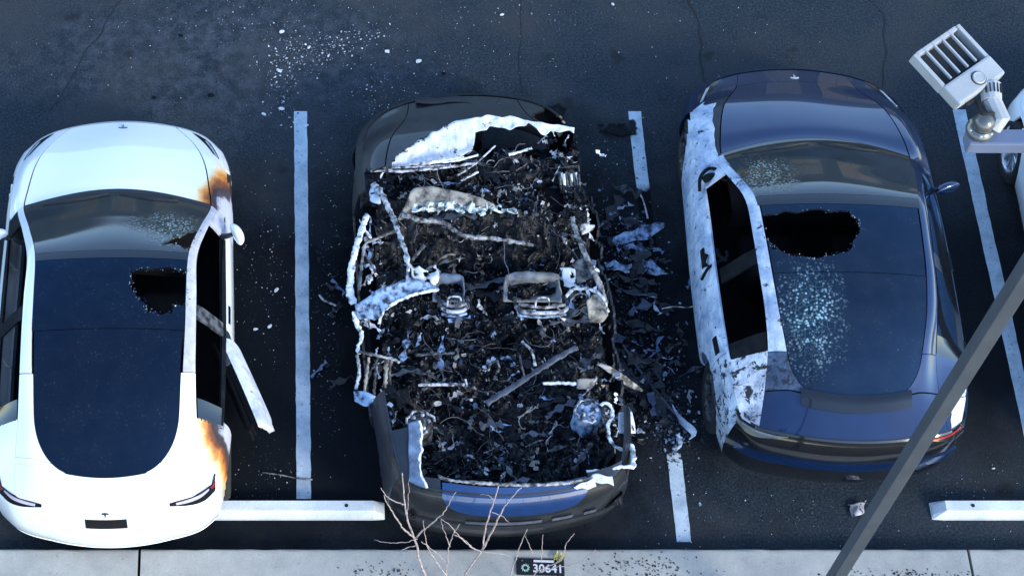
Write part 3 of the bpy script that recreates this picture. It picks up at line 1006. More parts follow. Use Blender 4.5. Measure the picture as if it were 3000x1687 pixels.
# ------------------------------------------------------------------ white saloon
def saloon(label, name, X, YF, rz, damaged):
    B = Body(SEDAN, 4.21, .062)
    root = car_root(name, X, YF, B.L, rz)
    tag(root, label, "car")
    yl = lambda t: B.L / 2 - t
    wh = [(yl(.80), .31, .365), (yl(3.42), .31, .365)]
    W = "white_paint"; WS = "white_scorched" if damaged else W
    scf = lambda s: s + 3
    u_f = lambda t: B.u_at(3, t)
    gu = 10.98                                  # end of the rear glass
    rv = lambda u: .97 * (.50 + .50 * round_v(min(u, 11.05), 11.06, 1.3, 1.0, 2.3))
    # bonnet, wings, screens, roof
    skin(B, "bonnet", .04, 3.93, -1, 1, WS, root, 30, 26)
    for sg, m in ((1, WS), (-1, W)):
        skin(B, "front_wing", 0.0, 4.0, sg * 1.0, sg * 3.0, m, root, 30, 12)
        fs0, fs1 = 3 + u_f(.62), 3 + u_f(1.42)
        side(B, "wing_side", fs0, fs1, sg, m, root, arches=wh, step=.07)
    skin(B, "cowl", 3.93, 4.12, -1.0, 1.0, "black_plastic", root, 3, 20, .004)
    wpoly = rpoly = None
    if damaged:
        wpoly = [jagged(local_poly(root, B, [(471, 722), (500, 700), (540, 672), (575, 655), (580, 672), (572, 700), (560, 715), (552, 737), (530, 728), (505, 716)], 1.20), .020, 3)]
        rpoly = [jagged(local_poly(root, B, [(379, 798), (440, 790), (520, 785), (553, 792), (556, 890), (530, 893), (505, 905), (492, 917), (430, 919), (412, 905), (425, 885), (402, 868), (385, 845), (392, 820)], 1.30), .034, 5)]
    skin(B, "windscreen", 4.12, 6.02, -1, 1, "windscreen_glass_white" if damaged else "windscreen_glass", root, 44, 60, .006, cut=wpoly)
    if damaged:
        zr = lambda x, y: B.S(B.u_at(0, B.L / 2 - y), min(.99, abs(x) / .64)).z + .004
        hole_crumbs(root, B, rpoly, zr, "rim_glass", 110, 31); hole_crumbs(root, B, wpoly, zr, "rim_glass", 60, 32)
    skin(B, "header_band", 6.02, 6.22, -1, 1, "gloss_black", root, 3, 20, .004)
    skin(B, "roof_glass", 6.22, 7.997, -1, 1, "roof_glass_tint", root, 44, 60, .008, cut=rpoly)
    skin(B, "rear_glass", 8.0, 11.05, lambda u: -rv(u), rv, "roof_glass_tint", root, 44, 24, .004)
    # rear deck round the rear glass, boot lid
    for sg, m, mr in ((1, WS, "grey_ash_paint" if damaged else W), (-1, W, W)):
        skin(B, "roof_rail", 4.0, 8.9, sg * 1.0, sg * 2.0, mr, root, 30, 6, .012)
        skin(B, "rear_pillar", 8.9, 10.9, lambda u: sg * rv(u), sg * 2.0, m, root, 24, 8, .008)
        skin(B, "rear_wing", 9.9, 12.0, sg * 2.0, sg * 3.0, m, root, 18, 8, .008)
        q0, q1 = 3 + u_f(3.33), 3 + 12.0
        side(B, "rear_wing_side", q0, q1, sg, m, root, arches=wh, step=.07)
    skin(B, "boot_lid", 11.07, 12.0, -2.0, 2.0, WS, root, 20, 40, .004)
    for sg in (1, -1):
        skin(B, "rear_glass_surround", 10.9, 11.07, lambda u: sg * rv(u), sg * 2.0, WS if sg > 0 else W, root, 6, 16, .0)
    front_skirt(B, "front_bumper", 3 + u_f(.62), W, root)
    front_skirt(B, "rear_bumper", 3.0, W, root, rear=True)
    # rear details
    T = 6 + B.n
    P = [[B.K(T - s, h, 1 if s >= 0 else -1, .004) if s >= 0 else B.K(T + s, h, -1, .004) for h in (.27, .30, .33, .36, .39)] for s in [(-.33 + .66 * k / 12) for k in range(13)]]
    pl = grid_part("plate_recess", P, "plate_black", root, flange=.012)
    for sg in (1, -1):
        rows = []
        for k in range(25):
            f = k / 24
            s = T - (1.05 + 2.35 * f)
            w = .035 + .20 * math.sin(min(1, f * 1.5 + .05) * PI / 2) * (1 if f < .8 else max(.15, 1 - (f - .8) / .2 * .9))
            hb = .10 + .05 * (1 - f) - .05 * f
            rows.append([B.K(s, hb + w * (j / 5 - .35), sg, .006) for j in range(6)])
        tl = grid_part("tail_light", rows, "gloss_black", root, flange=.014)
        rows = []
        for k in range(15):
            f = .08 + .62 * k / 14
            s = T - (1.05 + 2.35 * f)
            w = .03 + .05 * math.sin(f * PI)
            hb = .10 + .05 * (1 - f) - .05 * f
            rows.append([B.K(s, hb + w * (j / 2 - .2), sg, .011) for j in range(3)])
        grid_part("light_strip", rows, "pale_lens", tl, flange=.004)
        rows = [[B.K(T - (1.05 + 2.35 * f), .05 + .10 * j / 3, sg, .011) for j in range(4)] for f in [.76 + .15 * k / 6 for k in range(7)]]
        grid_part("red_lens", rows, "red_lens", tl, flange=.004)
        headlight(B, root, sg)
    cc = B.S(.30, 0); emblem("badge", root, cc + Vector((0, 0, .002)), Vector((0, .35, 1)), Vector((0, -1, .3)), .042, "gloss_black")
    cc = B.K(T, .20, 1); emblem("badge", root, cc + Vector((0, -.004, 0)), Vector((0, -1, .35)), Vector((0, .3, 1)), .030, "gloss_black")
    # lower lip under the rear bumper
    front_skirt(B, "rear_diffuser", 3.1, "white_paint", root, rear=True, nh=3, h0=.86, h1=.93, lift=.010)
    # doors and windows
    d0, d1, d2 = u_f(1.42), u_f(2.42), u_f(3.33)
    for sg in (1, -1):
        dm = W
        fd = side(B, "front_door", 3 + d0, 3 + d1, sg, dm, root, step=.12)
        if damaged and sg == 1:
            # open rear door: same skin turned about its front edge
            hinge = B.K(3 + d1, .3, 1)
            piv = empty("rear_door", (hinge.x + .13, hinge.y, 0)); piv.parent = root
            piv.rotation_euler = (0, R(-12), R(22))
            P = [[B.K(3 + d1 + .03 + (d2 - d1 - .06) * i / 16, .0 + 1.0 * j / 16, 1) - Vector((hinge.x - .03, hinge.y, 0)) for j in range(17)] for i in range(17)]
            inner = [[q - Vector((.24 * (.45 + .55 * (1 - abs(2 * j / 16 - 1))), 0, 0)) for j, q in enumerate(r)] for r in P]
            yy = yl(3.42) - hinge.y
            arc = lambda c: (c.y - yy) ** 2 + (c.z - .31) ** 2 < .40 ** 2
            grid_part("door_skin", P, "door_ash_white", piv, flange=.05, drop=arc)
            grid_part("door_lining", inner, "interior", piv, flange=.02, drop=arc)
        else:
            side(B, "rear_door", 3 + d1, 3 + d2, sg, dm, root, arches=wh, step=.10)
        # handle
        s = 3 + d1 - .62
        grid_part("door_handle", [[B.K(s + .45 * k / 4, .17 + .025 * j, sg, .006) for j in range(3)] for k in range(5)], "gloss_black", fd, flange=.004)
        # window openings: sill strip, posts, quarter light
        skin(B, "window_sill", d0 - .9, 10.0, sg * 2.86, sg * 3.0, "gloss_black" if sg < 0 else "char", root, 20, 2, .004)
        skin(B, "centre_post", 7.25, 7.62, sg * 2.0, sg * 2.9, "gloss_black" if sg < 0 else "burnt_metal", root, 4, 8, .004)
        skin(B, "quarter_trim", 9.45, 9.95, sg * 2.05, sg * 2.9, "gloss_black", root, 4, 6, .004)
        skin(B, "mirror_base", 4.0, 4.75, sg * 2.0, sg * 3.0, ("grey_ash_paint" if (damaged and sg > 0) else "gloss_black"), root, 8, 8, .006)
        if not damaged:
            skin(B, "side_window", 4.75, 7.25, sg * 2.03, sg * 2.86, "roof_glass_tint", root, 14, 6, .006)
            skin(B, "side_window", 7.62, 9.45, sg * 2.03, sg * 2.86, "roof_glass_tint", root, 14, 6, .006)
        mirror(root, B, sg, W if not (damaged and sg > 0) else "white_paint", fold=(1.15 if sg > 0 and damaged else .25), u=4.75)
        for y, z, r in wh: wheel(root, sg * .90, y, .31, sg)
    wipers(B, root)
    interior(B, root)
    return root, B

island_mat("rim_glass", [(0, (.02, .03, .05)), (.45, (.10, .15, .20)), (.75, (.28, .34, .36)), (.93, (.6, .62, .6))], .3)
glass_mat("windscreen_glass", (.16, .19, .19), .05, 1.5, None, .09)
glass_mat("windscreen_glass_white", (.16, .19, .19), .08, 1.5, ((.50, .52, 1.15), (.42, .36, .5), .75, (.42, .52, .47)), .09)
scorched_paint("white_scorched", (.80, .81, .80), [((1.03, 2.105 - 1.28, .80), (.40, .76, 1.2)), ((1.04, 2.105 - 3.28, .80), (.36, .62, 1.2))])
ash_paint("door_ash_white", (.80, .80, .81), (.40, .40, .42), (.16, .16, .17), .64)
white_car, WB = saloon("white saloon with broken glass roof and orange scorch marks down one side", "white_car", -1.37, 10.80, .008, True)
# ------------------------------------------------------------------ dark blue crossover
def crossover():
    B = Body(SUV, 4.25, .078, .20)
    root = car_root("dark_blue_car", 4.83, 11.40, B.L, -.022)
    tag(root, "dark blue crossover with flank burnt to pale ash and hole in glass roof", "car")
    yl = lambda t: B.L / 2 - t
    u_f = lambda t: B.u_at(3, t)
    T = 6 + B.n
    NV, ASH, FL = "navy_paint", "blue_white_ash", "blue_white_flaking"
    wh = [(yl(.82), .33, .385), (yl(3.40), .33, .385)]
    # nose: dark cap ahead of the bonnet line
    skin(B, "nose_cap", 0.0, .95, -1.0, 1.0, "navy_paint", root, 8, 24, .004)
    skin(B, "bonnet", .95, 3.93, -1, 1, NV, root, 26, 26)
    for sg in (1, -1):
        skin(B, "front_wing", 0.0, 1.55, sg, sg * 3.0, NV, root, 12, 12, .006)
        w = skin(B, "front_wing", 1.55, 4.0, sg, sg * (3.0), NV if sg > 0 else "sooty_navy", root, 18, 12, .006)
        side(B, "wing_side", 3 + u_f(.62), 3 + u_f(1.50), sg, NV if sg > 0 else ASH, root, arches=wh, step=.07)
        if sg < 0:
            # burnt skin: ash crust lying on the wing
            P = []
            for i in range(25):
                u = 1.35 + 2.75 * i / 24
                v0 = 1.62 + .35 * noise.noise(Vector((u * 3, 2, 0))) + (.55 if u < 1.7 else 0) - .10 * (u - 1.5)
                P.append([B.S(u, -(v0 + (3.02 - v0) * j / 9)) + Vector((0, 0, .006)) for j in range(10)])
            tag(grid_part("pale_patch", P, ASH, root, flange=.008), "pale crust of burnt paint on the front wing")
    skin(B, "cowl", 3.93, 4.14, -1.0, 1.0, "gloss_black", root, 3, 20, .004)
    rpoly = [jagged(local_poly(root, B, [(2228, 625), (2300, 616), (2400, 614), (2490, 622), (2514, 650), (2516, 690), (2495, 730), (2440, 752), (2370, 760), (2310, 745), (2262, 728), (2245, 690)], 1.43), .026, 9)]
    skin(B, "windscreen", 4.14, 6.02, -1, 1, "windscreen_glass_suv", root, 44, 40, .006)
    skin(B, "header_band", 6.02, 6.30, -1, 1, "gloss_black", root, 3, 20, .004)
    rv = lambda u: .97 * (.60 + .40 * round_v(min(u, 11.0), 11.01, 1.0, 1.0, 2.3))
    skin(B, "roof_glass", 6.30, 8.085, -.97, .97, "roof_glass_suv", root, 44, 60, .008, cut=rpoly)
    skin(B, "rear_glass", 8.088, 11.0, lambda u: -rv(u), rv, "roof_glass_suv", root, 44, 24, .004)
    for sg in (1, -1):
        m = NV if sg > 0 else ASH
        skin(B, "roof_rail", 4.0, 10.0, sg * .97, sg * 2.0, m, root, 30, 8, .010)
        skin(B, "rear_pillar", 10.0, 11.02, lambda u: sg * rv(u), sg * 2.0, NV if sg > 0 else "scorched_navy", root, 24, 8, .008)
        skin(B, "rear_wing", 9.95, 12.0, sg * 2.0, sg * 3.0, NV if sg > 0 else FL, root, 18, 8, .008)
        side(B, "rear_wing_side", 3 + u_f(3.33), 15.0, sg, NV if sg > 0 else FL, root, arches=wh, step=.07)
    sp_ = skin(B, "tailgate", 11.04, 12.0, -2.0, 2.0, NV, root, 20, 40, .004)
    P = [[B.S(10.93 + .26 * i / 5, v) + Vector((0, -.012 * i, .026 - .020 * abs(i - 2) / 3)) for v in [-.86 + 1.72 * j / 20 for j in range(21)]] for i in range(6)]
    grid_part("spoiler", P, "gloss_black", sp_, flange=.02)
    # pale patch over the far rear corner
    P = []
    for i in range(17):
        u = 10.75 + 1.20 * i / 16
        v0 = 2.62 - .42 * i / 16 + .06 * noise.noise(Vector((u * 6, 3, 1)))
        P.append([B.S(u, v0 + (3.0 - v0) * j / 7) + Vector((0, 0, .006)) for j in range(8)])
    tag(grid_part("pale_patch", P, "white_flake_sheet", root, flange=.008), "pale patch above the tail light")
    front_skirt(B, "front_bumper", 3 + u_f(.62), NV, root)
    front_skirt(B, "rear_bumper", 3.0, "gloss_black", root, rear=True)
    front_skirt(B, "bumper_blade", 2.6, "navy_paint", root, rear=True, nh=3, h0=.40, h1=.50, lift=.014)
    front_skirt(B, "tail_lip", 2.2, "gloss_black", root, rear=True, nh=3, h0=.02, h1=.07, lift=.016)
    for sg in (1, -1):
        rows = [[B.K(T - (1.15 + 2.2 * k / 18), .10 + (.04 + .09 * math.sin(PI * k / 18)) * j / 3, sg, .010) for j in range(4)] for k in range(19)]
        tl = grid_part("tail_light", rows, "gloss_black", root, flange=.012)
        rows = [[B.K(T - (1.3 + 1.5 * k / 14), .125 + .035 * j / 2, sg, .016) for j in range(3)] for k in range(15)]
        grid_part("light_strip", rows, "clear_dim" if sg < 0 else "red_lens", tl, flange=.004)
        headlight(B, root, sg, "clear_lens")
    d0, d1, d2 = u_f(1.50), u_f(2.46), u_f(3.33)
    for sg in (1, -1):
        m = NV if sg > 0 else ASH
        fd = side(B, "front_door", 3 + d0, 3 + d1, sg, m, root, step=.12)
        rd = side(B, "rear_door", 3 + d1, 3 + d2, sg, m, root, arches=wh, step=.10)
        for o, s in ((fd, 3 + d1 - .60), (rd, 3 + d2 - .62)):
            grid_part("door_handle", [[B.K(s + .5 * k / 4, .21 + .035 * j, sg, .006) for j in range(3)] for k in range(5)], "char" if sg < 0 else "gloss_black", o, flange=.004)
        skin(B, "window_sill", 4.75, 10.0, sg * (2.78 if sg > 0 else 2.93), sg * 3.0, "gloss_black" if sg > 0 else ASH, root, 24, 3, .004)
        skin(B, "centre_post", 7.35, 7.75, sg * 2.0, sg * 2.85, "gloss_black" if sg > 0 else "char", root, 4, 8, .004)
        skin(B, "quarter_trim", 9.5, 9.98, sg * 2.03, sg * 2.9, "gloss_black" if sg > 0 else "char", root, 4, 6, .004)
        skin(B, "mirror_base", 4.0, 4.8, sg * 2.0, sg * 3.0, NV if sg > 0 else ASH, root, 8, 8, .006)
        if sg > 0:
            skin(B, "side_window", 4.8, 7.35, sg * 2.03, sg * 2.78, "roof_glass_tint", root, 14, 6, .006)
            skin(B, "side_window", 7.75, 9.5, sg * 2.03, sg * 2.78, "roof_glass_tint", root, 14, 6, .006)
            mirror(root, B, sg, NV, fold=-.35, u=4.85)
        for y, z, r in wh: wheel(root, sg * .93, y, .33, sg, rim="rim_metal" if sg > 0 else "burnt_metal", tyre="rubber")
    # what is left of the near mirror: a charred stub and a melted loop of trim
    iv = inv_of(root)
    g = lambda px, py, z: iv @ at(px, py, z)
    st = MB().tube(curve([g(2050, 560, .93), g(2052, 520, .97), g(2075, 495, 1.0), g(2100, 497, 1.0), g(2118, 515, 1.0)], 14), .016, 8)
    st.tube(curve([g(2060, 530, .97), g(2085, 515, 1.0), g(2110, 520, 1.0), g(2130, 530, 1.0)], 10), [.03, .035, .04, .035, .03, .028, .026, .024, .022, .018, .012], 8, .5)
    st.build("mirror_stub", "char", root)
    tr = MB().tube(curve([g(2055, 820, .90), g(2075, 785, .93), g(2100, 770, .95), g(2130, 752, .97), g(2128, 735, .97)], 16), .014, 7, .6)
    tr.tube(curve([g(2070, 745, .93), g(2062, 765, .92), g(2070, 780, .92)], 8), .020, 7, .6)
    tr.tube(curve([g(2100, 730, .96), g(2108, 750, .96), g(2130, 765, .97)], 8), .020, 7, .6)
    tr.build("melted_trim", "char", root)
    sm = MB().tube(curve([g(2096, 1022, .90), g(2130, 1035, .92), g(2160, 1038, .94), g(2200, 1020, .98), g(2215, 1015, 1.0)], 14), .009, 6)
    sm.build("door_seam", "char", root)
    nb = B.S(.62, 0); emblem("badge", root, nb + Vector((0, 0, .003)), Vector((0, .4, 1)), Vector((0, -1, .4)), .04, "clear_lens")
    wipers(B, root)
    hole_crumbs(root, B, rpoly, lambda x, y: B.S(B.u_at(0, B.L / 2 - y), min(.99, abs(x) / .63)).z + .004, "rim_glass", 130, 33)
    interior(B, root)
    return root, B

ash_paint("scorched_navy", (.07, .11, .18), (.012, .022, .05), (.006, .012, .03), .52)
glass_mat("windscreen_glass_suv", (.16, .19, .19), .05, 1.5, ((-.52, .42, 1.2), (.32, .40, .6), .9, (.46, .48, .38)), .10)
glass_mat("roof_glass_suv", (.010, .014, .020), .10, 1.4, ((-.36, -1.02, 1.3), (.36, .62, .8), .95, (.30, .50, .56)), .035, (.18, .54, 1.0, 1))
blue_car, SB = crossover()
# ------------------------------------------------------------------ burnt-out wreck
def wreck():
    B = Body(SUV, 4.25, .085, .18, 1.045)
    root = car_root("burnt_out_car", 1.865, 11.10, B.L, .046)
    tag(root, "burnt-out wreck of a car with no roof, full of charred scrap", "car")
    iv = inv_of(root)
    g = lambda px, py, z: iv @ at(px, py, z)
    G = lambda pts: [g(*p) for p in pts]
    yl = lambda t: B.L / 2 - t
    u_f = lambda t: B.u_at(3, t)
    T = 6 + B.n
    CH, SO = "charcoal_paint", "sooty_paint"
    wh = [(yl(.85), .32, .385), (yl(3.55), .32, .385)]
    # ---- floor and inner well
    P = []
    for k in range(3, 24):
        e = B.S(k * .5, 3)
        P.append([Vector((x * (e.x - .03), e.y, .22 + .02 * noise.noise(Vector((x * 3, e.y * 3, 0))))) for x in [(-1 + .25 * q) for q in range(9)]])
    grid_part("floor_pan", P, "char", root, flange=.03)
    # ---- nose that survived
    torn = [(p.x, p.y) for p in G([(1085, 560, .84), (1130, 520, .86), (1165, 452, .86), (1255, 395, .86), (1340, 352, .86), (1420, 338, .86), (1510, 342, .86), (1600, 358, .86), (1690, 372, .86)])]
    def behind(c):
        for (x0, y0), (x1, y1) in zip(torn, torn[1:]):
            if x0 <= c.x <= x1: return c.y < y0 + (y1 - y0) * (c.x - x0) / (x1 - x0) + .012 * noise.noise(c * 20)
        return c.x > torn[-1][0]
    front_skirt(B, "front_bumper", 3 + u_f(.60), CH, root, drop=lambda c: c.x > .86 and c.y < yl(.30) + .05 * noise.noise(c * 9))
    hd = skin(B, "bonnet", .10, 3.9, -1, 1, CH, root, 60, 60, drop=behind)
    skin(B, "front_wing", 0.0, 2.9, -1, -3.0, CH, root, 26, 16, .008, drop=lambda c: c.y < yl(1.02) + .10 * noise.noise(c * 7))
    side(B, "wing_side", 3 + u_f(.60), 3 + u_f(1.25), -1, SO, root, arches=wh, step=.07)
    skin(B, "front_wing", 0.0, 1.6, 1, 2.6, CH, root, 16, 16, .008, drop=lambda c: c.x > .72 + .18 * noise.noise(c * 5) or behind(c))
    # pale burnt inner bonnet sheet left standing along the tear
    A_ = G([(1112, 512, .83), (1165, 455, .85), (1255, 398, .865), (1340, 355, .87), (1420, 341, .87), (1510, 345, .87), (1600, 361, .87), (1682, 374, .86)])
    B_ = G([(1135, 505, .80), (1230, 478, .80), (1330, 460, .80), (1382, 440, .80), (1395, 398, .82), (1440, 374, .83), (1500, 392, .83), (1535, 366, .84)])
    a = curve(A_, 70); b = curve(A_, 70)
    low = G([(1120, 500, .80), (1160, 492, .80), (1230, 482, .79), (1300, 470, .79), (1350, 462, .79), (1388, 440, .80), (1390, 392, .82), (1420, 384, .83), (1438, 368, .84), (1470, 372, .84), (1490, 386, .83), (1530, 368, .84), (1552, 358, .85), (1580, 388, .84), (1600, 396, .83), (1625, 384, .84), (1655, 386, .84), (1684, 388, .85)])
    lw = []
    L_ = low
    xs = [p.x for p in L_]
    rows = []
    for i in range(91):
        f = i / 90
        p = curve(A_, 90)[i] if i == 0 else AA[i]
        if i == 0: AA = curve(A_, 90)
        x = AA[i].x
        k = max(0, min(len(L_) - 2, next((q for q in range(len(L_) - 1) if xs[q + 1] > x), len(L_) - 2)))
        d = max(1e-6, xs[k + 1] - xs[k]); tt = max(0, min(1, (x - xs[k]) / d))
        q = L_[k].lerp(L_[k + 1], tt); q.x = x; q.y = min(q.y, AA[i].y - .012)
        rows.append([AA[i].lerp(q, j / 10) for j in range(11)])
    sheet("bonnet_inner_sheet", rows, "white_flake_sheet", root, .006, amp=.022, nsc=13)
    # plastic lip hanging off the nose
    sheet("nose_trim", [[g(1218 + 250 * i / 20, 284 + 4 * math.sin(i * .5) + 8 * abs(i / 20 - .2) + 17 * j / 3, .60 + .02 * j) for j in range(4)] for i in range(21)], SO, root, .008, amp=.006)
    # ---- charred heaps that fill the shell (height changes along the car)
    void1 = [(p.x, p.y) for p in G([(1380, 395, .7), (1440, 362, .7), (1560, 352, .7), (1680, 380, .7), (1672, 440, .7), (1600, 470, .7), (1540, 445, .7), (1470, 432, .7), (1385, 435, .7)])]
    void2 = [(p.x, p.y) for p in G([(1580, 545, .7), (1620, 520, .7), (1645, 540, .7), (1652, 610, .7), (1630, 628, .7), (1600, 590, .7)])]
    def base_z(t):
        K_ = ((.5, .62), (1.45, .66), (1.75, .40), (2.6, .36), (3.0, .42), (3.6, .46), (3.8, .58), (4.5, .62))
        for (a, za), (b, zb) in zip(K_, K_[1:]):
            if t <= b: return za + (zb - za) * max(0, (t - a) / (b - a))
        return .6
    def rubble(x, y):
        t = B.L / 2 - y
        q = Vector((x, y, 0))
        r1 = 1 - abs(noise.noise(q * 3.1 + Vector((0, 0, 4)))) * 2.2
        r2 = 1 - abs(noise.noise(q * 8.3 + Vector((5, 0, 4)))) * 2.2
        r3 = noise.noise(q * 19)
        z = base_z(t) + .085 * r1 + .050 * r2 + .022 * r3 - .05
        for v in (void1, void2):
            if in_poly(x, y, v): z -= .30
        return z
    def heap(x0, x1, y0, y1, nx, ny):
        rows = [[Vector((x0 + (x1 - x0) * i / nx, y0 + (y1 - y0) * j / ny, 0)) for j in range(ny + 1)] for i in range(nx + 1)]
        for r in rows:
            for p in r:
                p.z = rubble(p.x, p.y)
        return sheet("charred_heap", rows, "char_gloss", root, .02, smooth=False)
    heap(-.90, .98, yl(1.66), yl(.50), 110, 70)
    heap(-.93, 1.00, yl(3.70), yl(1.64), 110, 120)
    heap(-.84, .92, yl(4.30), yl(3.68), 100, 40)
    # ---- scuttle: beige ash sheet and pale crust in front of the cabin
    rows = []
    for i in range(31):
        f = i / 30
        top = curve(G([(1165, 640, .86), (1195, 585, .92), (1215, 548, .95), (1290, 550, .96), (1370, 568, .96), (1445, 596, .92)]), 30)[i]
        bot = curve(G([(1172, 648, .80), (1220, 622, .84), (1280, 618, .86), (1340, 614, .86), (1400, 606, .88), (1450, 600, .90)]), 30)[i]
        rows.append([top.lerp(bot, j / 10) for j in range(11)])
    sheet("scuttle_sheet", rows, "beige_ash", root, .008, amp=.018, nsc=7)
    rows = []
    for i in range(41):
        f = i / 40
        c = curve(G([(1215, 612, .88), (1290, 603, .90), (1340, 605, .90), (1400, 618, .90), (1470, 610, .88), (1510, 620, .86)]), 40)[i]
        w = .045 * (1 - abs(f - .35) * .9) + .01
        rows.append([c + Vector((0, w * (1 - 2 * j / 5), .0)) for j in range(6)])
    sheet("crust_band", rows, "green_white_ash", root, .006, amp=.055, nsc=19, cut=lambda c: noise.noise(c * 24) > .28, smooth=False)
    # engine bay: crossing bars, cooler fins, dark wheel well
    def bar(name, pts, r, mat, n=16, flat=1.0, taper=None):
        n = n * 3
        c = curve(G(pts), n)
        rr = r if taper is None else [r + (taper - r) * k / n for k in range(n + 1)]
        mb = MB().tube(c, rr, 10, flat)
        for v in mb.v:
            v += Vector((noise.noise(v * 33), noise.noise(v * 31 + Vector((4, 1, 0))), noise.noise(v * 29 + Vector((1, 7, 2))))) * min(.016, r * .75)
        return mb.build(name, mat, root)
    bar("crossing_bar", [(1085, 500, .86), (1180, 502, .88), (1290, 493, .88), (1390, 478, .88)], .012, "pale_metal")
    bar("crossing_bar", [(1110, 492, .85), (1220, 490, .87), (1320, 484, .88)], .010, "pale_metal")
    bar("crossing_bar", [(1340, 515, .85), (1395, 478, .88), (1450, 428, .90)], .008, "pale_metal")
    bar("crossing_bar", [(1490, 455, .88), (1558, 434, .90)], .013, "white_ash", flat=.5)
    bar("crossing_bar", [(1350, 530, .85), (1400, 505, .86)], .010, "pale_metal")
    bar("crossing_bar", [(1230, 480, .88), (1300, 470, .89), (1360, 462, .88)], .012, "white_ash")
    bar("crossing_bar", [(1215, 490, .87), (1262, 478, .88), (1330, 472, .89), (1400, 455, .89)], .009, "white_ash")
    bar("cabin_cross_beam", [(1175, 630, .88), (1235, 645, .88), (1298, 652, .86), (1335, 680, .84), (1380, 695, .83), (1450, 700, .82), (1520, 710, .82), (1560, 718, .80)], .026, "bare_steel", 40, taper=.016)
    bar("steering_column", [(1245, 718, .80), (1222, 745, .74), (1200, 772, .66)], .016, "burnt_metal")
    fins = empty("cooler_fins", g(1655, 530, .62)); fins.parent = root
    for k in range(9):
        p0 = g(1638 + 7 * k, 503 + 3 * (k % 3), .78); p1 = g(1645 + 7 * k, 566 - 8 * (k % 2), .66)
        MB().tube([q - fins.location for q in (p0, p0.lerp(p1, .5) + Vector((.01 * math.sin(k * 2), 0, .01)), p1)], [.012, .014, .006], 6, .6).build("fin", "green_white_ash" if k in (1, 2, 5) else ("white_ash" if k == 7 else "burnt_metal"), fins)
    for k in range(7):
        MB().tube(G([(1655 + 13 * k, 575, .52), (1657 + 13 * k, 640, .40)]), .010, 6, .5).build("hanging_slat", SO, root)
    MB().lathe([(.0, .10), (.10, .10), (.20, .04), (.235, 0), (.24, -.12), (.22, -.14), (.19, 0.0), (.10, .05), (0, .05)], 26, c=g(1622, 590, .50)).build("wheel_well", "char", root)
    # ---- wheels: tyres gone
    for sx in (-1, 1):
        for (y, z, r), bent in zip(wh, (.10 * sx, 0)): wheel(root, sx * .90, y, .25, sx, rim="burnt_metal", tyre=None, width=.18, bent=bent)
    # ---- screen pillars and flank frames
    bar("screen_pillar", [(1096, 540, .92), (1115, 565, .98), (1150, 635, 1.08), (1175, 700, 1.16), (1192, 755, 1.18), (1196, 795, 1.16)], .030, "pale_metal", 24, .7, .018)
    sheet("pillar_foot", [[g(1086 + 30 * i / 5, 546 + 44 * j / 5 + 6 * i / 5, .95) for j in range(6)] for i in range(6)], "blue_white_ash", root, .012, amp=.03, nsc=12)
    bar("screen_pillar", [(1676, 640, .98), (1690, 690, 1.03), (1715, 745, 1.08), (1735, 790, 1.08), (1760, 840, 1.05), (1772, 890, 1.0)], .020, "bare_steel", 24, .8, .028)
    bar("side_frame", [(1076, 630, .82), (1054, 690, .84), (1040, 740, .84), (1028, 800, .82), (1026, 860, .80), (1036, 890, .78)], .026, "white_ash", 30, .7, .030)
    bar("side_frame", [(1160, 675, .80), (1100, 700, .82), (1070, 715, .82), (1062, 760, .80), (1052, 850, .76)], .014, "bare_steel", 24)
    bar("side_frame", [(1065, 735, .78), (1085, 770, .74), (1100, 800, .70)], .010, "bare_steel")
    # left centre post, melted down
    strip("centre_post_sheet", G([(1040, 890, .86), (1080, 868, .92), (1130, 842, .98), (1170, 825, 1.02), (1195, 805, 1.05)]), G([(1045, 928, .78), (1100, 935, .84), (1140, 900, .92), (1195, 868, .96), (1290, 845, .98)]), 24, 9, "blue_ash", root, .012, .030, 9)
    bar("centre_post_rim", [(1110, 948, .84), (1125, 910, .90), (1170, 880, .96), (1230, 858, 1.0), (1285, 848, 1.0)], .014, "white_ash", 20)
    bar("centre_post_rim", [(1196, 795, 1.08), (1185, 825, 1.04), (1150, 838, 1.0), (1110, 850, .96)], .012, "blue_ash", 20)
    strip("torn_bracket", G([(1195, 770, 1.0), (1240, 785, 1.0), (1290, 788, .98)]), G([(1215, 815, .96), (1255, 830, .95), (1290, 838, .94)]), 16, 10, "white_flake_sheet", root, .006, .035, 12, cut=lambda c: noise.noise(c * 16) > .15)
    bar("side_frame", [(1036, 915, .80), (1046, 950, .78), (1060, 985, .78), (1048, 1020, .78), (1052, 1035, .78)], .022, "white_ash", 24, .6, .014)
    bar("side_frame", [(1046, 1040, .78), (1052, 1080, .78), (1050, 1110, .76), (1042, 1140, .74)], .014, "pale_metal", 16)
    bar("side_frame", [(1050, 1030, .80), (1100, 1040, .80), (1150, 1052, .78), (1172, 1062, .76)], .012, "bare_steel", 16)
    for k, (px, w) in enumerate(((1075, .013), (1100, .012), (1130, .020), (1142, .014))):
        bar("side_rib", [(px + 6, 1045, .78), (px, 1090, .70), (px - 8 + 4 * k, 1155, .60)], w, "burnt_metal" if k % 2 else "beige_ash", 12)
    strip("sill_corner_sheet", G([(1036, 1145, .78), (1070, 1148, .80), (1100, 1160, .80)]), G([(1040, 1175, .72), (1072, 1190, .74), (1092, 1180, .74)]), 12, 8, "blue_ash", root, .012, .016, 9)
    # sills and the lower flank, sooty
    for sx in (-1, 1):
        side(B, "sill", 3 + u_f(1.25), 3 + u_f(3.3), sx, SO, root, h0=.40, h1=1.0, nh=20, step=.06, drop=lambda c: c.z > .46 + .16 * noise.noise(c * 4.5) + .05 * noise.noise(c * 14))
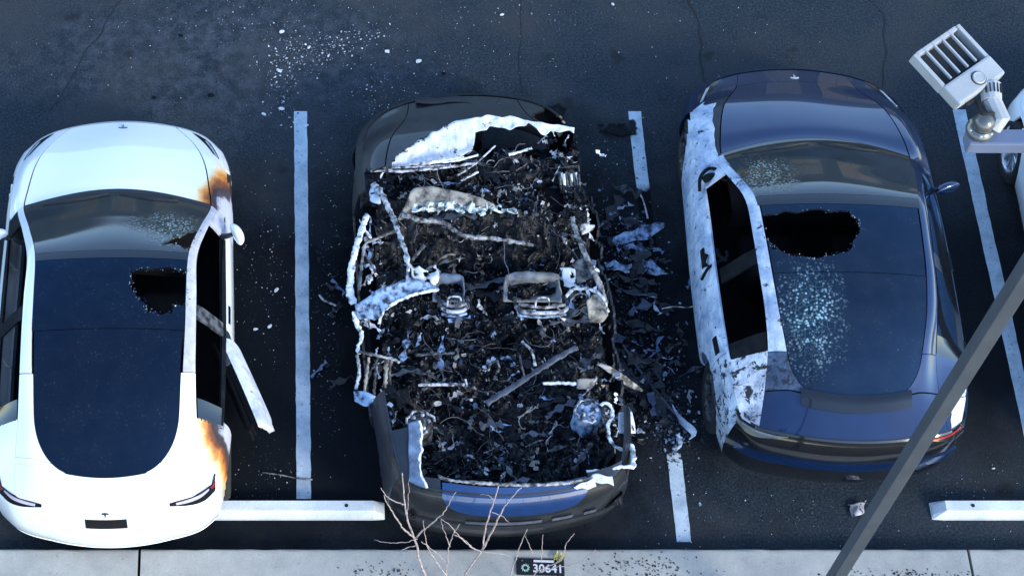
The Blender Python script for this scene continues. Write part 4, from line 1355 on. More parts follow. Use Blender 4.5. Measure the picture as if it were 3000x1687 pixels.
    # ---- right centre post and door frame
    strip("centre_post_sheet", G([(1720, 880, 1.02), (1740, 862, 1.06), (1765, 880, 1.06), (1780, 910, 1.0)]), G([(1728, 940, .84), (1738, 942, .84), (1755, 944, .84), (1775, 925, .84)]), 16, 9, "beige_ash", root, .014, .02, 8)
    bar("centre_post_rim", [(1660, 868, .92), (1680, 848, .98), (1710, 845, 1.02), (1745, 855, 1.06), (1770, 880, 1.06), (1782, 915, .98)], .014, "pale_metal", 22)
    bar("centre_post_rim", [(1672, 880, .88), (1690, 862, .92), (1715, 862, .95), (1722, 880, .94)], .008, "bare_steel", 14)
    strip("torn_bracket", G([(1640, 782, .98), (1665, 782, 1.0), (1688, 790, 1.02)]), G([(1655, 838, .90), (1675, 842, .92), (1690, 830, .94)]), 10, 8, "white_flake_sheet", root, .006, .025, 12, cut=lambda c: noise.noise(c * 16) > .22)
    strip("torn_bracket", G([(1685, 780, 1.02), (1705, 760, 1.06), (1722, 770, 1.06)]), G([(1695, 830, .96), (1715, 825, 1.0), (1735, 815, 1.02)]), 10, 8, "burnt_metal", root, .008, .03, 12)
    strip("torn_bracket", G([(1700, 655, .95), (1720, 650, .98), (1745, 660, .98)]), G([(1702, 690, .90), (1722, 680, .92), (1740, 675, .92)]), 10, 8, "pale_metal", root, .008, .03, 12)
    # ---- seats: sprung pans and the tops of the frames
    def seat_frame(x0, x1, y0, y1, yb, blue):
        s = empty("seat_frame", g((x0 + x1) / 2, y1, .40)); s.parent = root
        o = s.location
        rows = []
        for i in range(17):
            a = -1 + 2 * i / 16
            rows.append([])
            for j in range(13):
                b = j / 12
                px = (x0 + x1) / 2 + a * (x1 - x0) / 2 * (1 - .10 * (1 - b) ** 3 * abs(a))
                py = y0 + (y1 - y0) * b + 9 * abs(a) ** 4 * (1 - b)
                z = .56 - .20 * math.sin(PI * min(1, max(0, (b - .18) / .9))) * (1 - abs(a) ** 4) - .05 * b
                rows[-1].append(g(px, py, z) - o)
        sheet("seat_pan", rows, "seat_ash_blue" if blue else "seat_ash_grey", s, .012, amp=.010, nsc=14)
        tb = lambda pts, r, m, n=16: MB().tube([q - o for q in curve(G(pts), n)], r, 8).build("frame_bar", m, s)
        xa, xb = x0 + (x1 - x0) * .22, x1 + (x1 - x0) * .10
        tb([(xa, yb - 6, .78), (xa + 18, yb + 8, .80), ((xa + xb) / 2, yb + 12, .81), (xb - 14, yb + 8, .80), (xb, yb - 4, .78)], .018, "pale_metal")
        tb([(xa + 8, yb - 14, .80), ((xa + xb) / 2, yb - 4, .82), (xb - 6, yb - 12, .80)], .015, "bare_steel")
        tb([(xa + 4, yb + 18, .74), ((xa + xb) / 2, yb + 24, .74), (xb - 4, yb + 16, .74)], .013, "blue_ash")
        xm = xa + (xb - xa) * .52
        tb([(xm - 22, yb - 4, .82), (xm - 18, yb - 28, .88), (xm - 8, yb - 33, .89), (xm + 8, yb - 33, .89), (xm + 17, yb - 29, .88), (xm + 19, yb - 6, .82)], .009, "pale_metal", 22)
        tb([(xa, yb - 6, .78), (xa - 4, yb - 30, .66), (xa - 2, y1 - 10, .46)], .016, "burnt_metal")
        tb([(xb, yb - 4, .78), (xb - 2, yb - 30, .66), (xb - 8, y1 - 10, .46)], .016, "burnt_metal")
    seat_frame(1268, 1362, 802, 885, 902, True)
    seat_frame(1474, 1645, 797, 885, 905, False)
    # ---- rear bench bars and loose struts
    bar("bench_bar", [(1225, 1128, .72), (1290, 1126, .74), (1360, 1127, .74)], .014, "pale_metal")
    bar("bench_bar", [(1235, 1140, .68), (1262, 1132, .70), (1300, 1118, .72)], .012, "burnt_metal")
    bar("bench_bar", [(1362, 1112, .76), (1368, 1128, .74), (1362, 1138, .72)], .012, "pale_metal")
    bar("bench_bar", [(1590, 1123, .74), (1650, 1122, .74), (1690, 1124, .74)], .013, "white_ash")
    strip("bench_hinge", G([(1690, 1110, .76), (1712, 1108, .76), (1735, 1112, .76)]), G([(1692, 1136, .72), (1712, 1138, .72), (1732, 1134, .72)]), 8, 8, "beige_ash", root, .014, .015, 10)
    bar("loose_strut", [(1424, 1182, .86), (1510, 1128, .90), (1600, 1070, .92), (1686, 1016, .92)], .026, "sooty_strut", 12, .5)
    bar("loose_strut", [(1215, 1040, .70), (1280, 1036, .72), (1330, 1034, .70)], .012, "burnt_metal")
    bar("loose_strut", [(1530, 1000, .72), (1558, 1030, .74), (1568, 1072, .72)], .012, "pale_metal")
    bar("loose_strut", [(1522, 1040, .70), (1530, 1080, .70), (1538, 1110, .68)], .010, "burnt_metal")
    bar("seat_belt_loop", [(1430, 1085, .70), (1440, 1062, .76), (1455, 1058, .78), (1462, 1072, .76), (1455, 1090, .70)], .012, "bare_steel", 18)
    # spring towers
    for (px, py, z, m) in ((1232, 1238, .80, "burnt_metal"), (1725, 1205, .84, "blue_ash")):
        c = g(px, py, z)
        tw = MB().lathe([(0, .02), (.025, .02), (.03, .035), (.045, .035), (.055, .015), (.085, .012), (.10, -.01), (.11, -.05), (.115, -.25)], 28, c=c)
        for v in tw.v: v += Vector((noise.noise(v * 17), noise.noise(v * 17 + Vector((3, 3, 3))), noise.noise(v * 21))) * .022
        tw.build("spring_tower", m, root)
        for k in range(5):
            a = k * 1.256
            MB().lathe([(0, .018), (.016, .016), (.018, 0)], 8, c=c + Vector((.065 * math.cos(a), .065 * math.sin(a), .018))).build("tower_bolt", "pale_metal", root)
        MB().tube([c + Vector((.115 * math.cos(q * .4) + .012 * math.sin(q * 2.3), .105 * math.sin(q * .4), .01 + .016 * math.sin(q * 3))) for q in range(14)], .012, 6).build("tower_rim", "pale_metal", root)
    # ---- rear quarter: painted pale highlight along the left edge, bare rail on the right
    side(B, "rear_wing_side", 3 + u_f(3.32), 15.0, -1, "sooty_navy", root, arches=wh, step=.07)
    side(B, "rear_wing_side", 3 + u_f(3.55), 15.0, 1, CH, root, arches=[wh[1]], step=.07, h0=.05)
    skin(B, "rear_wing", 10.45, 12.0, -2.45, -3.0, "sooty_navy", root, 22, 8, .008)
    rows = []
    for k in range(41):
        u = 10.35 + 1.62 * k / 40
        v0 = 2.08 + .08 * noise.noise(Vector((u * 5, 1, 2))) - .30 * max(0, (u - 11.3) / .65) ** 2 + .25 * max(0, 10.75 - u)
        rows.append([B.S(u, -(v0 + (2.47 - v0) * q / 10)) + Vector((0, 0, .004)) for q in range(11)])
    sheet("quarter_highlight_sheet", rows, "quarter_highlight", root, .010, amp=.008, nsc=8)
    ed = MB().tube([r[0] + Vector((.004, 0, 0)) for r in rows], .012, 8)
    for v in ed.v: v += Vector((noise.noise(v * 33), noise.noise(v * 31), noise.noise(v * 29))) * .008
    ed.build("quarter_edge_rim", "white_ash", root)
    bar("rear_rail", [(1760, 1188, .92), (1772, 1180, .94), (1790, 1192, .94), (1795, 1215, .92), (1782, 1245, .90), (1786, 1285, .88), (1802, 1305, .86), (1826, 1320, .84)], .014, "white_ash", 34)
    strip("quarter_panel_remnant", G([(1815, 1205, .88), (1815, 1240, .88), (1818, 1268, .86)]), G([(1850, 1205, .84), (1858, 1240, .82), (1860, 1268, .80)]), 14, 9, "white_flake_sheet", root, .012, .010, 8)
    bar("rear_rail", [(1720, 1382, .90), (1770, 1378, .92), (1815, 1368, .92), (1850, 1366, .90)], .015, "white_ash", 20, .7)
    bar("rear_rail", [(1850, 1300, .88), (1856, 1340, .88), (1852, 1372, .88)], .020, "white_ash", 14)
    # ---- tail
    for sx in (-1, 1):
        skin(B, "tail_corner", 11.72, 12.0, sx * 1.32, sx * (2.42 if sx < 0 else 2.9), CH, root, 8, 14, .006)
    P = []
    for k in range(37):
        f = -1.28 + 2.56 * k / 36
        col = [B.S(11.80 + .20 * j / 4, f) for j in range(5)]
        col += [B.K(T - abs(f), .03 + .33 * j / 9 * (1 - .55 * abs(f / 1.28) ** 5), 1 if f >= 0 else -1, .006) for j in range(10)]
        P.append(col)
    grid_part("boot_lid", P, "blue_panel_paint", root, flange=.02)
    bar("boot_edge", [(1285, 1392, .99), (1310, 1404, 1.0), (1400, 1414, 1.01), (1520, 1420, 1.01), (1640, 1416, 1.01), (1712, 1404, 1.0), (1745, 1394, .98)], .014, "bare_steel", 40)
    strip("torn_bracket", G([(1680, 1425, 1.0), (1710, 1412, 1.01), (1740, 1400, 1.0)]), G([(1688, 1432, .98), (1715, 1430, .98), (1748, 1425, .97)]), 14, 6, "white_flake_sheet", root, .006, .014, 12)
    strip("torn_bracket", G([(1735, 1395, .99), (1760, 1388, 1.0), (1790, 1395, .97)]), G([(1740, 1412, .97), (1765, 1415, .97), (1795, 1425, .94)]), 14, 6, "white_flake_sheet", root, .006, .020, 12)
    front_skirt(B, "rear_bumper", 3.0, CH, root, rear=True)
    front_skirt(B, "bumper_blade", 2.6, SO, root, rear=True, nh=3, h0=.50, h1=.56, lift=.014)
    for a, b in ((-.75, .45), (.62, .95), (1.22, 1.55)):
        rows = [[B.K(T - abs(s), .44 + .018 * j, 1 if s >= 0 else -1, .014) for j in range(3)] for s in [a + (b - a) * k / 10 for k in range(11)]]
        grid_part("reflector", rows, "clear_dim", root, flange=.006)
    # ---- loose scrap in the rubble; its worm-like highlights drawn as bent wires
    rnd = random.Random(21)
    sp, sp2, wires = [], [], MB()
    def spot():
        while True:
            t = rnd.uniform(.60, 4.16); x = rnd.uniform(-.92, .98); y = yl(t)
            if t < 1.0 and not behind(Vector((x, y, 0))): continue
            if in_poly(x, y, void1) or in_poly(x, y, void2): continue
            if t > 3.72 and abs(x) > .80: continue
            return x, y, t
    for _ in range(15000):
        x, y, t = spot()
        q = Vector((x, y, 1)); d = noise.noise(q * 2.6) + .6 * noise.noise(q * 7)
        if rnd.random() > .55 + .9 * d: continue
        s_ = rnd.choice((.004, .006, .008, .010, .014, .020, .034)) * rnd.uniform(.7, 1.3)
        p = Vector((x, y, rubble(x, y) + .012 + s_ * .3))
        hot = noise.noise(q * 3.3 + Vector((9, 2, 0))) + (.25 if t < 1.5 and x > -.1 else 0) + (.15 if abs(x) > .72 else 0)
        (sp2 if rnd.random() < .05 + max(0, hot) * .55 else sp).append((p, s_, 1.3))
    chips("scrap", sp, "burnt_scrap", root)
    chips("pale_scrap", sp2, "pale_scrap", root)
    for _ in range(620):
        x, y, t = spot()
        if noise.noise(Vector((x, y, 3)) * 3) < -.1: continue
        p = Vector((x, y, rubble(x, y) + .03)); a = rnd.uniform(0, 2 * PI); L = rnd.choice((.03, .05, .08, .14, .22)) * rnd.uniform(.6, 1.3)
        k = rnd.gauss(0, .8); pts = []
        for q in range(7):
            pts.append(p.copy()); p = p + Vector((math.cos(a), math.sin(a), rnd.uniform(-.35, .35))) * (L / 6); a += k * .2 + rnd.uniform(-.45, .45)
        wires.tube(pts, rnd.choice((.002, .0025, .003, .005)), 5)
    for _ in range(46):
        x, y, t = spot()
        p = Vector((x * .85, y, rubble(x, y) + rnd.uniform(.04, .10))); a = rnd.uniform(0, 2 * PI); pts = []
        for q in range(14):
            pts.append(p.copy()); p = p + Vector((math.cos(a), math.sin(a), rnd.uniform(-.3, .3))) * .035; a += rnd.uniform(-.5, .5)
            p.x = max(-.9, min(.95, p.x)); p.y = max(yl(4.1), min(yl(1.0), p.y))
        wires.tube(pts, .003, 5)
    w = wires.build("highlight_tangle", "highlight_wire", root); w["kind"] = "stuff"
    # larger torn and folded sheets, each its own part
    MATL = ("char_gloss", "char_gloss", "char_gloss", "burnt_metal", "burnt_metal", "bare_steel", "pale_metal", "blue_ash", "beige_ash")
    def torn_piece(c, l, wd, a, mat, lift=.05):
        d = Vector((math.cos(a), math.sin(a), rnd.uniform(-.3, .3))); n_ = Vector((-math.sin(a), math.cos(a), rnd.uniform(-.5, .5)))
        bend = rnd.uniform(-.06, .06) * l / .15; tw = rnd.uniform(-.8, .8); ph = rnd.uniform(0, 9)
        rows = []
        for i in range(10):
            f = i / 9 - .5
            wv = wd * (.55 + .45 * math.sin(ph + i * 1.7)) * (1 - 1.2 * abs(f) ** 2)
            rows.append([c + d * l * f + (n_ + Vector((0, 0, tw * f))) * wv * (j / 4 - .5) + Vector((0, 0, bend * math.sin(PI * i / 9) + lift)) for j in range(5)])
        sheet("torn_scrap", rows, mat, root, .004, amp=.022, nsc=15, smooth=False)
    for k in range(210):
        x, y, t = spot()
        torn_piece(Vector((x, y, rubble(x, y))), rnd.choice((.05, .08, .12, .18, .26)) * rnd.uniform(.7, 1.2), rnd.uniform(.015, .07), rnd.uniform(0, PI), rnd.choice(MATL))
    for k in range(46):        # big collapsed plates
        x, y, t = spot()
        torn_piece(Vector((x * .9, y, rubble(x, y) + .03)), rnd.uniform(.20, .42), rnd.uniform(.05, .14), rnd.choice((0, .2, PI / 2, 1.2, 2.6)) + rnd.gauss(0, .25), rnd.choice(("char_gloss", "char_gloss", "char_gloss", "burnt_metal", "sooty_strut", "blue_ash")))
    for k in range(70):        # ragged rims along the flanks
        sx = rnd.choice((-1, 1)); t = rnd.uniform(1.3, 3.6)
        x = sx * rnd.gauss(.98, .05); y = yl(t)
        torn_piece(Vector((x, y, rnd.uniform(.42, .66))), rnd.uniform(.06, .22), rnd.uniform(.02, .06), PI / 2 + rnd.gauss(0, .5), rnd.choice(("burnt_metal", "char_gloss", "pale_metal", "white_ash", "blue_ash", "char_gloss")), .02)
    for k in range(60):        # right front corner, wing gone
        t = rnd.uniform(.45, 1.5); x = rnd.gauss(.86, .10); y = yl(t)
        torn_piece(Vector((x, y, rnd.uniform(.38, .70))), rnd.uniform(.05, .16), rnd.uniform(.015, .05), rnd.uniform(0, PI), rnd.choice(("burnt_metal", "pale_metal", "white_ash", "char_gloss", "char_gloss")), .02)
    return root, B

plain("char_gloss", (.0065, .0075, .011), (.0015, .002, .003), .42, 0, 14, bmp=.8, bscale=34, spec=.22)
plain("sooty_strut", (.075, .085, .11), (.03, .035, .05), .6, .2, 10)
plain("seat_ash_grey", (.30, .31, .30), (.10, .10, .105), .8, .1, 9, bmp=.4, bscale=20)
plain("seat_ash_blue", (.15, .22, .32), (.10, .10, .11), .7, .1, 6, bmp=.4, bscale=20)
scorched = MATS["white_ash"]
ash_paint("quarter_highlight", (.17, .25, .38), (.012, .022, .045), (.006, .008, .014), .60)  # light-blue reflection put into the colour of the wreck's left quarter
burnt_car, XB = wreck()
plain("pale_flake", (.72, .74, .76), (.5, .52, .55), .8)
ash_paint("ash_speckle", (.5, .45, .45), (.2, .2, .2), (.005, .005, .006), .5)
# ------------------------------------------------------------------ second white car, only its corner in view
neighbour, NB = saloon("pale white car whose front corner shows behind the lamp arm", "parked_white_car", 7.86, 11.40, -.01, False)

# ------------------------------------------------------------------ lamp post
def lamp_post():
    base = at(2316, 1900, .085)
    # height at which the post reaches the arm seen in the picture
    h = next(z * .01 for z in range(100, 1300) if (lambda P: CY - FPX * (P.y * math.sin(PITCH) + P.z * math.cos(PITCH)) / (P.y * math.cos(PITCH) - P.z * math.sin(PITCH)))(Vector((base.x, base.y, z * .01 - CAM_H))) < 402)
    root = empty("lamp_post", base)
    tag(root, "grey square steel lamp post with side arm carrying the ribbed floodlight", "lamp post")
    H = h - base.z
    w = .050
    m = MB()
    n = 24
    cs = []
    for a, b in ((1, 1), (-1, 1), (-1, -1), (1, -1)):
        for k in range(4):
            th = math.atan2(b, a) + R(-45 + 30 * k)
            cs.append((a * (1 - .2) + .2 * math.cos(th), b * (1 - .2) + .2 * math.sin(th)))
    vs, fs = [], []
    for i in range(n + 1):
        z = H * i / n
        for x, y in cs: vs.append((x * w, y * w, z))
    K = len(cs)
    for i in range(n):
        for k in range(K): fs.append((i * K + k, i * K + (k + 1) % K, (i + 1) * K + (k + 1) % K, (i + 1) * K + k))
    fs.append(tuple(n * K + k for k in range(K)))
    obj("post", vs, fs, "pole_paint", root, False)
    MB().box((0, 0, .012), (.34, .34, .024), None, .006).build("base_plate", "pole_paint", root, False)
    for sx in (-1, 1):
        for sy in (-1, 1):
            MB().lathe([(0, .05), (.014, .05), (.016, .03), (.016, 0)], 8, c=(sx * .13, sy * .13, .024)).build("anchor_bolt", "bare_steel", root, False)
    tip = at(2842, 402, h)
    L = base.x - tip.x
    MB().box((-L / 2, 0, H - .04), (L + .02, .095, .085), None, .012).build("arm", "arm_paint", root, False)
    MB().box((0, 0, H + .012), (.17, .17, .02), None, .006).build("post_cap", "pole_paint", root, False)
    # floodlight at the end of the arm
    j = at(2882, 360, h + .08)
    fl = empty("floodlight", j)
    tag(fl, "pale grey square floodlight with five open ribs clamped on the lamp arm", "floodlight")
    inv = Matrix.Translation(-j)
    # knuckle
    bm = bmesh.new(); bmesh.ops.create_uvsphere(bm, u_segments=24, v_segments=14, radius=.056)
    bm.verts.index_update()
    kb = MB().add([v.co.copy() for v in bm.verts], [tuple(v.index for v in f.verts) for f in bm.faces]); bm.free()
    kb.lathe([(.070, -.075), (.072, -.065), (.072, -.045), (.05, -.03)], 24)
    kb.build("knuckle", "knuckle_paint", fl)
    for a in range(6):
        th = a * PI / 3 + .3
        MB().lathe([(0, .012), (.009, .011), (.010, 0)], 8, c=(.058 * math.cos(th), .058 * math.sin(th), -.046)).build("knuckle_bolt", "lamp_paint", fl)
    # head: axis from knuckle towards its far end
    far = at(2735, 122, h + .20) - j
    near = at(2872, 270, h + .14) - j
    ax = (far - near); Lh = ax.length; ax.normalize()
    up = Vector((0, 0, 1)); up = (up - ax * up.dot(ax)).normalized()
    rt = ax.cross(up).normalized()
    M3 = Matrix((rt, ax, up)).transposed()
    Wd = .335
    def loc(x, y, z): return near + M3 @ Vector((x, y, z))
    hd = empty("head", near); hd.parent = fl
    def put(mb, name, mat, smooth=False):
        return obj(name, [M3 @ v for v in mb.v], mb.f, mat, hd, smooth)
    th = .075
    solid = Lh * .36
    put(MB().box((0, solid / 2, 0), (Wd, solid, th), None, .014), "driver_box", "lamp_paint")
    put(MB().box((0, solid + (Lh - solid) / 2, -th / 2 + .006), (Wd - .02, Lh - solid, .012), None, .003), "lamp_tray", "lamp_dark")
    for sx in (-1, 1):
        put(MB().box((sx * (Wd / 2 - .011), solid + (Lh - solid) / 2 - .004, -.004), (.022, Lh - solid, th - .008), None, .005), "side_rail", "lamp_paint")
    put(MB().box((0, Lh - .012, -.006), (Wd - .05, .024, th - .012), None, .005), "end_rail", "lamp_paint")
    for k in range(4):
        x = (-.5 + (k + 1) / 5) * (Wd - .03)
        put(MB().box((x, solid + (Lh - solid) * .52, .020), (.011, (Lh - solid) * .94, .018), None, .003), "rib", "lamp_paint")
    for k in range(5):
        x = (-.5 + (k + .5) / 5) * (Wd - .03)
        put(MB().box((x - .004, solid + (Lh - solid) * .56, -.022), (.008, (Lh - solid) * .60, .012), None, .002), "inner_rib", "lamp_paint")
    c = MB().lathe([(.034, 0), (.034, .010), (.030, .014), (.022, .012), (.0, .012)], 24)
    o = put(c, "sensor_cap", "lamp_paint"); o.location = M3 @ Vector((.02, solid * .45, th / 2 - .002))
    c = MB().lathe([(.040, 0), (.040, .004), (.036, .006)], 24)
    o = put(c, "sensor_ring", "lamp_dark"); o.location = M3 @ Vector((.02, solid * .45, th / 2 - .002))
    # slip fitter between head and knuckle
    st = loc(.075, -.0, -.005)
    kb = MB().tube([st, st.lerp(Vector((.045, 0, .02)), .45)], [.055, .050], 12)
    kb.tube([st.lerp(Vector((.045, 0, .02)), .40), Vector((.085, .01, .015)), Vector((.06, -.01, -.03))], [.044, .045, .04], 10)
    kb.build("slip_fitter", "lamp_paint", fl, False)
    ad = (Vector((.045, 0, .02)) - st).normalized(); sdv = ad.cross(Vector((0, 0, 1))).normalized(); upv = sdv.cross(ad).normalized()
    Mf = Matrix((sdv, ad, upv)).transposed()
    for k in range(5):
        q = st + ad * .035 + sdv * (k - 2) * .019 + upv * (.053 - .006 * abs(k - 2))
        MB().box((0, 0, 0), (.006, .050, .010), Mf, 0).build("fitter_groove", "lamp_dark", fl, False, q)
    cb = MB().tube(curve([loc(-.10, -.008, -.02), loc(-.03, -.02, -.035), Vector((-.02, .02, .055)), Vector((.04, .02, .05))], 14), .010, 6)
    cb.build("cable", "rubber", fl)
plain("arm_paint", (.13, .16, .24), (.10, .13, .20), .45, .1, 4)
plain("knuckle_paint", (.12, .13, .13), (.08, .09, .09), .3, .4, 10, coat=.3)
lamp_post()

# ------------------------------------------------------------------ bare shrub standing behind the kerb
def shrub(name, label, stems, y0):
    root = empty(name, (aty(stems[0][0][0][0], 1850, y0).x, y0, .085))
    tag(root, label, "shrub", "bare winter shrubs")
    bx = root.location
    for (pts, r0, r1, dy) in stems:
        w = []
        n = len(pts)
        for i, (px, py) in enumerate(pts):
            w.append(aty(px, py, y0 + dy * i / max(1, n - 1)) - bx)
        nn = 5 * n
        c = curve(w, nn)
        c = [p + Vector((noise.noise(p * 9 + Vector((k, 0, 0))), noise.noise(p * 9 + Vector((0, k, 3))), 0)) * .010 for k, p in enumerate(c)]
        MB().tube(c, [.72 * (r0 + (r1 - r0) * k / nn) for k in range(nn + 1)], 6).build("branch", "twig_bark", root)
    return root
S1 = [
    ([(1262, 1830), (1250, 1700), (1232, 1650), (1216, 1580), (1200, 1540), (1190, 1500), (1182, 1440), (1178, 1385)], .020, .006, .10),
    ([(1214, 1575), (1180, 1545), (1150, 1500), (1124, 1450)], .011, .004, -.05),
    ([(1184, 1478), (1150, 1465), (1130, 1450), (1116, 1428)], .008, .003, .08),
    ([(1218, 1572), (1260, 1535), (1300, 1500), (1335, 1440)], .010, .003, -.10),
    ([(1222, 1578), (1180, 1588), (1130, 1588), (1096, 1580)], .006, .002, .06),
    ([(1224, 1596), (1190, 1605), (1160, 1618)], .006, .003, .02),
    ([(1192, 1510), (1196, 1470), (1198, 1400)], .005, .002, -.05),
]
S2 = [
    ([(1340, 1800), (1310, 1700), (1312, 1640), (1318, 1590), (1330, 1560), (1348, 1535)], .012, .004, .08),
    ([(1312, 1690), (1275, 1640), (1250, 1590), (1240, 1525)], .009, .003, -.08),
    ([(1318, 1600), (1300, 1550), (1292, 1520)], .006, .002, .05),
    ([(1330, 1565), (1360, 1580), (1395, 1612)], .006, .003, -.04),
    ([(1235, 1585), (1280, 1620), (1310, 1650)], .005, .003, .02),
]
S3 = [
    ([(1345, 1800), (1362, 1690), (1390, 1640), (1412, 1612), (1420, 1560), (1440, 1490), (1460, 1422)], .016, .006, .12),
    ([(1412, 1612), (1440, 1560), (1480, 1480), (1526, 1428)], .012, .005, -.10),
    ([(1412, 1614), (1385, 1605), (1345, 1570), (1320, 1540), (1292, 1518)], .008, .003, .06),
    ([(1452, 1470), (1430, 1450), (1404, 1448)], .005, .002, .04),
    ([(1440, 1500), (1470, 1510), (1492, 1530)], .004, .002, -.03),
    ([(1415, 1616), (1460, 1620), (1500, 1630)], .004, .002, .0),
]
S4 = [
    ([(1470, 1830), (1496, 1687), (1510, 1640), (1530, 1580), (1545, 1548)], .012, .004, .06),
    ([(1500, 1800), (1560, 1688), (1600, 1660), (1640, 1640), (1660, 1590), (1682, 1562)], .011, .004, .08),
    ([(1580, 1675), (1630, 1660), (1690, 1650), (1745, 1610)], .007, .003, -.05),
    ([(1586, 1640), (1588, 1600), (1590, 1565)], .005, .003, .0),
    ([(1560, 1620), (1550, 1595), (1540, 1570)], .004, .002, .03),
]
shrub("bare_shrub", "forked pale twig shrub in front of the wreck's rear corner, nearest the wheel stop", S1, 6.20)
shrub("bare_shrub", "thin low twig shrub between the two tall forked shrubs", S2, 6.24)
shrub("bare_shrub", "tall pale twig shrub forking into a V before the wreck's boot", S3, 6.18)
shrub("bare_shrub", "sparse twig shrub growing over the fallen number plate", S4, 6.26)

# ------------------------------------------------------------------ number plate lying on the kerb
def number_plate():
    c = at(1583, 1660, .141)
    root = empty("number_plate", c, R(-2))
    tag(root, "black number plate with white digits lying on the kerb among twigs", "number plate")
    MB().box((0, 0, 0), (.40, .150, .006), None, .002).build("plate", "plate_black", root, False)
    def text(s, size, x, y, mat, nm, shear=0):
        cu = bpy.data.curves.new(nm, 'FONT'); cu.body = s; cu.size = size; cu.extrude = .0012; cu.align_x = 'CENTER'; cu.align_y = 'CENTER'
        cu.materials.append(MATS[mat]); cu.offset = .0022; cu.space_character = 1.05
        t_ = bpy.data.objects.new(nm, cu); COL.objects.link(t_)
        bpy.context.view_layer.update()
        me = bpy.data.meshes.new_from_object(t_.evaluated_get(bpy.context.evaluated_depsgraph_get()))
        bpy.data.objects.remove(t_)
        o = bpy.data.objects.new(nm, me); COL.objects.link(o); o["kind"] = "stuff"; o.location = (x, y, .0048); o.parent = root
        return o
    text("30641", .098, .062, -.016, "plate_white", "lettering")
    MB().box((.030, .052, .0036), (.17, .020, .002)).build("header_strip", "plate_white", root, False)
    # round leafy emblem
    m = MB()
    for k in range(10):
        a = k * PI / 5
        p = Vector((-.125 + .026 * math.cos(a), -.012 + .026 * math.sin(a), .0042)); d = Vector((math.cos(a + .7), math.sin(a + .7), 0)); n = Vector((-d.y, d.x, 0))
        m.add([p - d * .016, p + n * .006, p + d * .016, p - n * .006], [(0, 3, 2, 1)])
    m.build("leaf_emblem", "plate_green", root, False)
    for sx in (-1, 1):
        MB().lathe([(0, .002), (.006, .002), (.007, 0)], 10, c=(sx * .15, .055, .003)).build("screw", "pale_metal", root, False)
number_plate()
yl_ = empty("dry_leaf_clump", at(1636, 1635, .135))
tag(yl_, "small yellow dry leaf clump at the end of the number plate", "leaf clump")
for k in range(9):
    a = k * 2.4; p = Vector((.03 * math.cos(a), .03 * math.sin(a), .012 + .004 * k)); d = Vector((math.cos(a + k), math.sin(a + k), .3)) * .030; n = Vector((-d.y, d.x, .2 * (-1) ** k * .03)) * .42
    obj("leaf", [p - d, p - n, p + d, p + n, p + Vector((0, 0, -.006))], [(0, 1, 4), (1, 2, 4), (2, 3, 4), (3, 0, 4)], "yellow_leaf", yl_, False)

# ------------------------------------------------------------------ debris on the ground
rnd = random.Random(5)
def scatter(n, cx_, cy_, sx_, sy_, smin, smax, z=.006, rot=0.0):
    out = []
    for _ in range(n):
        a, b = rnd.gauss(0, 1), rnd.gauss(0, 1)
        px = cx_ + a * sx_; py = cy_ + b * sy_ + a * rot
        p = at(px, py, z)
        if p.y < KF + .03: continue
        out.append((p, smin + (smax - smin) * rnd.random() ** 3, .25))
    return out
pale = []
pale += scatter(520, 950, 140, 85, 26, .003, .016, rot=-20)
pale += scatter(260, 830, 230, 30, 70, .003, .015)
pale += scatter(160, 750, 60, 150, 45, .003, .013)
pale += scatter(420, 1150, 190, 420, 110, .002, .010)
pale += scatter(200, 1130, 280, 55, 40, .003, .012)
pale += scatter(160, 1450, 30, 300, 30, .003, .012)
pale += scatter(110, 2120, 260, 120, 100, .002, .008)
pale += scatter(150, 430, 120, 300, 80, .002, .009)
pale += scatter(260, 780, 820, 50, 160, .002, .010)
pale += scatter(120, 770, 1400, 60, 60, .002, .010)
pale += scatter(200, 970, 800, 28, 260, .003, .010)
pale += scatter(160, 2350, 1500, 300, 60, .002, .008)
pale += scatter(120, 2880, 1420, 90, 40, .002, .008)
pale += scatter(90, 2000, 1480, 60, 80, .002, .009)
chips("glass_crumbs", pale, "flakes", None, "pale crumbs of glass and ash strewn across the asphalt", cat="debris", thick=.002)
blue = []
blue += scatter(620, 1840, 780, 55, 110, .004, .026, .010)
blue += scatter(900, 1890, 1080, 75, 110, .004, .028, .010)
blue += scatter(460, 1985, 1250, 40, 55, .004, .028, .010)
blue += scatter(200, 1800, 600, 40, 120, .003, .016, .010)
blue += scatter(160, 960, 980, 30, 160, .003, .014, .010)
blue += scatter(200, 1760, 480, 50, 90, .003, .014, .010)
chips("charred_crumbs", blue, "blue_flakes", None, "dark and bluish charred crumbs fallen beside the wreck", cat="debris", thick=.003)
